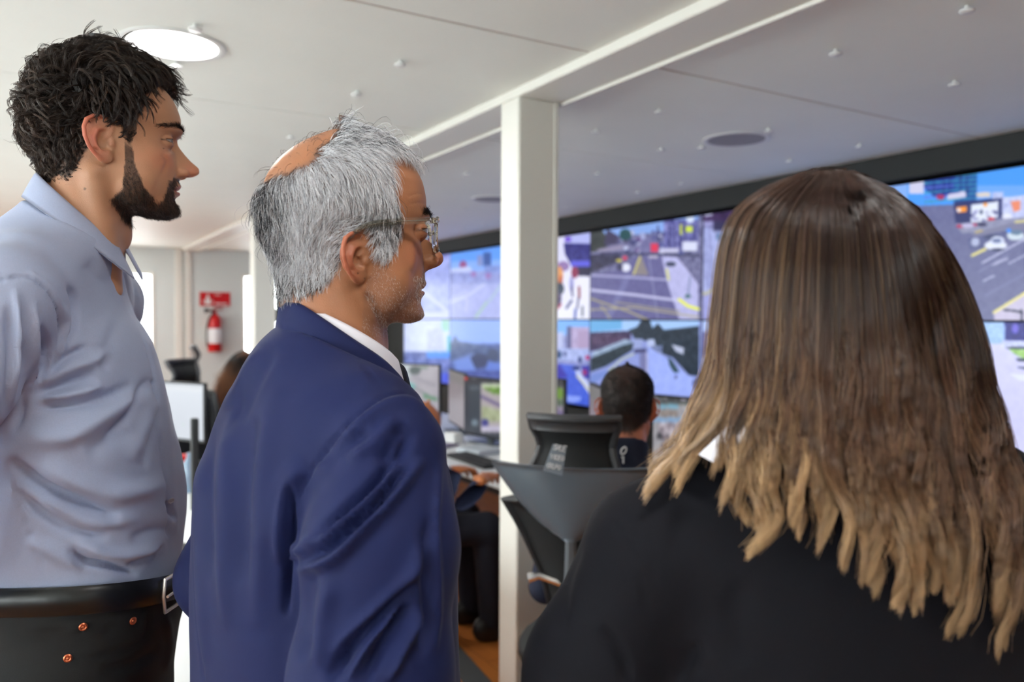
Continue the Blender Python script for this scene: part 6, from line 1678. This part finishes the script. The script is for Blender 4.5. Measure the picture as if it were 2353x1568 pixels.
    def vol(X, Y, Z):
        q = np.stack([X.ravel(), Y.ravel(), Z.ravel()], 1).astype(np.float64)
        uu, vv, dd = project(q)
        c, a, b = np.interp(vv, ENV_V, ENV_C), np.interp(vv, ENV_V, ENV_A), np.interp(vv, ENV_V, ENV_B)
        D0 = .748
        xm = (uu - c) / FPX * dd; am = np.clip(a - 26 - 60 * ss(vv, 850, 960) - 150 * ss(vv, 930, 1060), 4, 1e9) / FPX * D0; bm = np.clip(b - .012, .002, 1)
        k0 = np.sqrt((xm / am) ** 2 + ((dd - D0) / np.where(dd < D0, bm, .03)) ** 2)
        r = (k0 - 1) * np.minimum(am, .03)
        return np.maximum(r, np.maximum((405 - vv) / 2500, (vv - 1120) / 2500)).reshape(X.shape)
    cx = P(1940, 780, .75)
    v2, f2 = surface_nets(vol, (cx.x - .24, cx.y - .24, 1.28), (cx.x + .24, cx.y + .24, 1.66), .005)
    uu, vv, _ = project(v2.astype(np.float64))
    cc = np.array(srgb(30, 22, 20))[None] * (1 - ss(vv, 700, 1050)[:, None]) + np.array(srgb(70, 50, 40))[None] * ss(vv, 700, 1050)[:, None]
    o = mesh_obj('hair', np.concatenate([v1, v2]), np.concatenate([f1, f2 + len(v1)]), mat('long_hair', (.1, .07, .05), .28, attr='tint', spec=.55), woman, True, True)
    color_attr(o, np.concatenate([np.repeat(np.clip(col, 0, 1).reshape(-1, 3), 3, axis=0), cc]))
long_hair()
# white collar peeping out under the hair at the left of the neck
cr_ = []
for (a_, b_) in (((1606, 1044, .672), (1640, 1062, .668)), ((1640, 1012, .664), (1668, 1044, .660)), ((1668, 984, .660), (1704, 1020, .654)), ((1690, 968, .664), (1726, 996, .654)), ((1712, 950, .672), (1750, 975, .660))):
    A_, B_ = P(*a_), P(*b_); cr_.append([A_ + (B_ - A_) * t_ for t_ in (0, .33, .66, 1)])
grid_patch('collar', cr_, M_wshirt, woman, .003, world=True)
v, f = surface_nets(trousers([(.60, 0, 0, .16, .12), (.80, 0, 0, .18, .13), (.9, 0, 0, .17, .125)]), (-.23, -.2, .02), (.23, .16, .89), .01)
mesh_obj('trousers', to_world(T3, smooth_mesh(v, f, 2)), f, M_denim, woman, True, True)
shoe(T3, -.10, -.03, woman, M_shoe, .1); shoe(T3, .10, -.03, woman, M_shoe, -.1)
# ------------------------------------------------------------------ the operators at their desks
SEATF = [None, None]
def simple_head(prm, M, root, h=.004):
    v, f = surface_nets(head_fn(prm), (-.1, -.12, -.13), (.1, .135, .25), h)
    v = smooth_mesh(v, f, 1, .4)
    return v, f
def seated(name_lab, M, sk, shirt_col, root_loc, arms=None, hands=None, trous=(24, 27, 40), az=0.0, prm=None, seat_z=.47, extra=None):
    """seated figure: head by matrix M, torso below it, thighs forward along the compass angle az"""
    root = empty('person', root_loc, 0, name_lab, 'person')
    p = dict(skin=sk, skin_red=tuple(np.array(sk) * np.array([1.0, .72, .65])), lip=tuple(np.array(sk) * .7), under_eye=tuple(np.array(sk) * .8), skin_mat=M_skin2, ear=1.05, ear_out=32, neck1=(0, -.045, -.075), neck_r=(.054, .058))
    p.update(prm or {})
    v, f = simple_head(p, M, root)
    verts, faces, cols = [to_world(M, v)], [f], [skin_tint(v, p)]
    for hv, hf in (hands or []):
        faces.append(hf + sum(len(q) for q in verts)); verts.append(hv); cols.append(np.tile(np.array(sk), (len(hv), 1)))
    o = mesh_obj('body', np.concatenate(verts), np.concatenate(faces), M_skin2, root, True, True)
    color_attr(o, np.concatenate(cols))
    eyes(p, M, root)
    nb = M @ Vector((0, -.045, -.062))
    T = Matrix.Translation((nb.x, nb.y, 0)) @ Matrix.Rotation(-az, 4, 'Z'); Ti = T.inverted()
    zt = nb.z
    tb = [(seat_z, 0, .02, .165, .13), (seat_z + .10, 0, .02, .160, .125), (zt - .30, 0, .0, .165, .12), (zt - .14, 0, -.01, .175, .115), (zt - .07, 0, -.01, .13, .09), (zt - .01, 0, 0, .082, .074), (zt + .03, 0, .002, .066, .066), (zt + .12, 0, .004, .064, .064)]
    A = arms or []
    def fn(X, Y, Z):
        d = sd_tower(X, Y, Z, tb, 0, 2.2); aX = np.abs(X)
        d = smin(d, sd_chain(aX, Y, Z, [(.05, -.01, zt - .055), (.17, -.01, zt - .11)], [.045, .058], .03), .05)
        for ch in A:
            L_ = [tuple(Ti @ Vector(q)) for q in ch]
            d = smin(d, sd_chain(X, Y, Z, L_, [.058, .048, .032, .030][:len(L_)], .02), .02)
        if not A:
            for sx in (1, -1): d = smin(d, sd_chain(X, Y, Z, [(sx * .19, -.01, zt - .12), (sx * .24, .03, zt - .38), (sx * .17, .26, zt - .42)], [.056, .048, .038], .02), .02)
        return smax(d, (Z - (zt + .066 - .50 * Y)) * .87, .004)
    v, f = surface_nets(fn, (-.42, -.28, seat_z - .02), (.42, .62, zt + .12), .0075)
    shw = to_world(T, smooth_mesh(v, f, 1)); SEATF[:] = [shw, f]
    sh = mesh_obj('jacket', shw, f, mat('operator_cloth', srgb(*shirt_col), .8, noise=.06, nscale=300), root, True, True)
    def tf(X, Y, Z):
        d = sd_tower(X, Y, Z, [(seat_z - .03, 0, .03, .17, .14), (seat_z + .12, 0, .02, .165, .13)], 0, 2.2); aX = np.abs(X)
        return smin(d, sd_chain(aX, Y, Z, [(.09, .04, seat_z + .04), (.12, .42, seat_z + .03), (.12, .44, .08)], [.085, .070, .048], .03), .03)
    v, f = surface_nets(tf, (-.24, -.16, .01), (.24, .56, seat_z + .16), .01)
    tr = mesh_obj('trousers', to_world(T, smooth_mesh(v, f, 1)), f, mat('operator_trousers', srgb(*trous), .85), root, True, True)
    shoe(T, -.12, .46, root, M_shoe); shoe(T, .12, .46, root, M_shoe)
    return root, T, sh
def hand_mesh(wrist, fwd, side, up, sx=1, curl=.5, h=.0035):
    """palm, four unequal curled fingers and a thumb leaving the side of the palm"""
    W_, F_, S_, U_ = Vector(wrist), Vector(fwd).normalized(), Vector(side).normalized(), Vector(up).normalized()
    M = Matrix((( S_.x, F_.x, U_.x, W_.x), (S_.y, F_.y, U_.y, W_.y), (S_.z, F_.z, U_.z, W_.z), (0, 0, 0, 1))) @ Matrix.Scale(1.08, 4)
    def fn(X, Y, Z):
        d = sd_ell(X, Y, Z, (0, .048, .0), (.040, .052, .015))
        d = smin(d, sd_cone(X, Y, Z, (0, -.05, 0), (0, .02, 0), .027, .024, ((0, 0, 1), 1.35)), .02)
        for k, (x, L) in enumerate(((-.030, .060), (-.010, .072), (.011, .076), (.031, .068))):
            x *= sx; b = (x, .088 - .004 * abs(k - 2), .002)
            m = (x * 1.12, b[1] + L * .48, -.002 - curl * .012); e = (x * 1.14, b[1] + L * .78, -.010 - curl * .034)
            g = (x * 1.12, b[1] + L * .92, -.018 - curl * .050)
            d = smin(d, sd_chain(X, Y, Z, [b, m, e, g], [.0095, .0088, .0080, .0068], .003), .004)
        d = smin(d, sd_chain(X, Y, Z, [(.028 * sx, .018, -.004), (.054 * sx, .052, -.012), (.052 * sx, .084, -.022)], [.014, .0105, .0085], .006), .010)
        return d
    v, f = surface_nets(fn, (-.08, -.10, -.08), (.08, .20, .04), h)
    return to_world(M, v), f
def back(w, d, k): return (w[0] - d[0] * k, w[1] - d[1] * k)
def az_vec(a): return Vector((math.sin(a), math.cos(a), 0))
# -- dark-haired man in front of the lower screens
azs = math.radians(31 + 8)
MS = Matrix.Translation(P(1441, 930, 2.38) - Vector((0, 0, .118))) @ facing(azs, math.radians(-4), 0)
PS = dict(scalp=lambda L: ss(L[:, 2] - np.interp(L[:, 1], [-.1, -.03, .02, .09], [.03, .09, .12, .185]), -.004, .006), scalp_col=srgb(13, 11, 11), scalp_tint=.93, ear=1.12, ear_out=40, ear_red=1.3)
seat_man, TS, shS = seated('seated man with short dark hair and small bald patch, navy jacket, before the lower screens', MS, srgb(190, 120, 92), (22, 30, 52), (MS.translation.x, MS.translation.y, 0), az=azs, prm=PS)
def crop_hair():
    v, f = simple_head(dict(PS, no_ears=True, skin=(0, 0, 0)), MS, None, .004); n_ = vnormals(v, f)
    def w_(L):
        b = np.sqrt((L[:, 0] / .036) ** 2 + ((L[:, 1] + .052) / .034) ** 2 + ((L[:, 2] - .214) / .034) ** 2)
        return PS['scalp'](L) * (1 - .85 * ss(1.25 - b, 0, .5)) * (L[:, 2] > .02)
    short_hairs('hair', v, f, n_, w_(v), 9000, .016, lambda r: np.stack([r[:, 0] * 2, .75 + 0 * r[:, 0], -.6 + 0 * r[:, 0]], 1), .00055, [srgb(12, 11, 11), srgb(20, 18, 18), srgb(28, 24, 23)], MS, seat_man, 5, k=4, lift=.75)
crop_hair()
# white marks printed on his back
M_mark = mat('white_print', srgb(240, 242, 244), .6)
def glyph(strokes, M, name, parent, r=.0035):
    mb = MB()
    for s_ in strokes: mb.tube([M @ Vector((x, 0, z)) for x, z in s_], r, 6)
    return mb.obj(name, M_mark, parent, False, True)
mc, _n = stick((1433, 1046), SEATF[0], SEATF[1], .002)
Mm = Matrix.Translation(mc) @ Matrix.Rotation(-azs, 4, 'Z')
oval = [(.007 * math.cos(a) + .0035 * math.sin(a), .0125 + .0105 * math.sin(a)) for a in np.linspace(0, 2 * math.pi, 17)]
glyph([oval], Mm, 'printed_letter', shS, .0024); glyph([[(-.006, -.007), (-.0005, -.004), (-.0005, -.024)]], Mm, 'printed_letter', shS, .0026)
# -- man typing, mostly hidden behind the suit
azt = math.radians(31 + 62)
MT = Matrix.Translation(P(934, 968, 3.62) - Vector((0, 0, .13))) @ facing(azt, math.radians(-28), 0)
el = P(1012, 1165, 3.45)
wr1, wr2 = P(1036, 1098, 3.60), P(1113, 1090, 3.42)
sh1, sh2 = P(930, 1030, 3.45), P(985, 1028, 3.80)
dirh = (P(1100, 1078, 3.75) - wr1); dirh.z = 0
d2 = (P(1150, 1074, 3.66) - wr2); d2.z = 0
dirh.normalize(); d2.normalize()
hz1 = hand_mesh((wr1.x, wr1.y, .812), dirh + Vector((0, 0, -.02)), (dirh.y, -dirh.x, 0), (0, 0, 1), sx=-1)
hz2 = hand_mesh((wr2.x, wr2.y, .815), d2 + Vector((0, 0, -.02)), (d2.y, -d2.x, 0), (0, 0, 1), sx=-1)
e1 = P(978, 1170, 3.42); e2 = P(1052, 1186, 3.22)
typist, TT, _ = seated('typing operator with bald head and navy sleeves, half hidden by the blue suit', MT, srgb(184, 112, 66), (26, 36, 66), (MT.translation.x, MT.translation.y, 0),
    arms=[[sh1, e1, (*back(wr1, dirh, .020), .806)], [sh1 + Vector((.1, -.28, 0)), e2, (*back(wr2, d2, .020), .810)]], hands=[hz1, hz2], az=azt, prm=dict(no_ears=False), seat_z=.50)
bw_ = MB().lathe([(.036, -.012), (.040, -.008), (.040, .008), (.036, .012)], n=24, M=Matrix.Translation(Vector((wr1.x, wr1.y, .80)) - dirh.normalized() * .03) @ dirh.to_track_quat('Z', 'Y').to_matrix().to_4x4())
bw_.obj('watch', M_chrome, typist, True, True)
# -- long-haired woman far left
azf = math.radians(31 + 40)
MF = Matrix.Translation(P(562, 842, 6.0) - Vector((0, 0, .12))) @ facing(azf, 0, 0)
fwom, TF, _ = seated('distant seated woman with long dark-to-auburn hair, behind the suit shoulder', MF, srgb(196, 144, 116), (30, 30, 36), (MF.translation.x, MF.translation.y, 0), az=azf)
def far_hair():
    rng = np.random.RandomState(2)
    v, f = simple_head(dict(PS, no_ears=True), MF, None, .005); n_ = vnormals(v, f)
    w_ = ss(v[:, 2] - np.interp(v[:, 1], [-.1, -.02, .03, .09], [.05, .06, .12, .19]), -.004, .006)
    n, k = 2200, 12
    r, fi = sample_surface(v, f, w_, n, rng); nl = nrm(n_[f[fi]].mean(1))
    rw = to_world(MF, r); A = np.array(MF)[:3, :3]; nw = nl @ A.T
    t = np.linspace(0, 1, k)[None, :, None]
    endc = np.array(P(514, 905, 5.9)); top = np.array(P(560, 822, 5.88))
    end = endc + rng.normal(size=(n, 3)) * np.array([.03, .03, .05])
    mid = rw + nw * .035; mid[:, 2] = np.minimum(mid[:, 2], 1.30) - .05 * rng.rand(n)
    pts = (1 - t) ** 2 * rw[:, None] + 2 * t * (1 - t) * mid[:, None] + t ** 2 * end[:, None] + nw[:, None] * .01 * np.sin(t * 3)
    rad = np.full((n, k), .0013); 
    c = np.array(srgb(30, 24, 24)) * (1 - ss(t, .35, .75)) + np.array(srgb(134, 88, 58)) * ss(t, .35, .75)
    c = c * np.ones((n, 1, 1)) * rng.uniform(.7, 1.2, (n, 1, 1))
    strands_obj('hair', pts, rad, c, M_hair, fwom)
far_hair()

# ---- their chairs
def chair_under(T, lab, back=.0, **k):
    p = T @ Vector((0, -.02 - back, 0)); return office_chair((p.x, p.y, 0), math.atan2(-(T @ Vector((0, 1, 0)) - T.translation).x, (T @ Vector((0, 1, 0)) - T.translation).y), lab, **k)
q = P(1317, 1030, 2.22); hd = azs + math.radians(5)
# put the headrest chair so that its headrest sits at the sighted place
off = Vector((math.sin(hd), math.cos(hd), 0)) * .29
ch1 = office_chair((q.x + off.x, q.y + off.y, 0), -hd, 'black office chair with headrest, grey back shell and taped paper label', shell=True, hz=-.010)
# label taped to the headrest
M_tape = mat('grey_label', srgb(128, 140, 152), .6)
lc = [P(1271, 1020, 2.135), P(1302, 1026, 2.135), P(1292, 1094, 2.12), P(1248, 1082, 2.12)]
nb_ = (lc[1] - lc[0]).cross(lc[3] - lc[0]).normalized()
if nb_.dot(EYE - lc[0]) < 0: nb_ = -nb_
tl = empty('paper_label', lc[3], 0, 'grey paper label with three lines of white writing, hanging on the headrest', 'label')
MB().add([p for p in lc] + [p - nb_ * .003 for p in lc], [(0, 1, 2, 3), (7, 6, 5, 4), (0, 4, 5, 1), (1, 5, 6, 2), (2, 6, 7, 3), (3, 7, 4, 0)]).obj('sheet', M_tape, tl, False, True)
FONT = {'S': [[(1, .85), (.6, 1), (.1, .85), (.15, .55), (.8, .45), (.9, .15), (.4, 0), (0, .15)]], 'A': [[(0, 0), (.5, 1), (1, 0)], [(.2, .4), (.8, .4)]], 'L': [[(0, 1), (0, 0), (.9, 0)]], 'E': [[(.9, 1), (0, 1), (0, 0), (.9, 0)], [(0, .5), (.7, .5)]],
        'V': [[(0, 1), (.5, 0), (1, 1)]], 'I': [[(.5, 0), (.5, 1)]], 'D': [[(0, 0), (0, 1), (.6, .9), (.95, .5), (.6, .1), (0, 0)]], 'O': [[(.5, 0), (0, .5), (.5, 1), (1, .5), (.5, 0)]], 'M': [[(0, 0), (.1, 1), (.5, .4), (.9, 1), (1, 0)]], 'N': [[(0, 0), (0, 1), (1, 0), (1, 1)]],
        'G': [[(1, .85), (.5, 1), (0, .5), (.5, 0), (1, .2), (1, .5), (.6, .5)]], 'U': [[(0, 1), (.1, .1), (.5, 0), (.9, .1), (1, 1)]], 'P': [[(0, 0), (0, 1), (.8, .9), (.8, .55), (0, .5)]], 'R': [[(0, 0), (0, 1), (.8, .9), (.8, .6), (0, .5), (1, 0)]], 'T': [[(0, 1), (1, 1)], [(.5, 1), (.5, 0)]]}
def write(text, p00, ax, up, hgt, adv, name, parent, r):
    for i, ch_ in enumerate(text):
        mb = MB()
        for s_ in FONT[ch_]: mb.tube([p00 + ax * (adv * i + x * hgt * .62) + up * (z * hgt) for x, z in s_], r, 6)
        mb.obj(name, M_mark, parent, False, True)
ax_ = (lc[1] - lc[0]); ax_.normalize(); up_ = (lc[0] - lc[3]); up_.normalize()
for text, fr_, hh in (('SALE', .80, .015), ('VIDEO', .46, .013), ('GRUPO', .13, .013)):
    st_ = lc[3] + (lc[0] - lc[3]) * fr_ + ax_ * .005 + nb_ * .0015
    write(text, st_, ax_, up_, hh, (.033 if len(text) == 4 else .037) / len(text), 'letter', tl, .0013)
chair_under(TT, 'black office chair under the typing operator', head=False)
chair_under(TF, 'distant black office chair under the auburn-haired woman', back=.05, head=False)
q = P(519, 830, 7.6); office_chair((q.x, q.y, 0), math.radians(-31 - 70), 'farthest office chair with curved headrest below the fire extinguisher')
q = P(500, 905, 4.85); office_chair((q.x, q.y, 0), math.radians(-31 + 250), 'empty black office chair beside the blank white monitor')
M_fix = M_black
q = ony(636, 725, YF - .05); o = MB().lathe([(0, -.06), (.05, -.055), (.085, -.03), (.09, 0), (.085, .03), (.05, .05), (0, .05)], axis='Y', n=24).obj('round_fixture', M_fix, None, True); o.location = (q.x, YF - .055, q.z); tag(o, 'black round fixture on the far wall against the bright window', 'fixture')
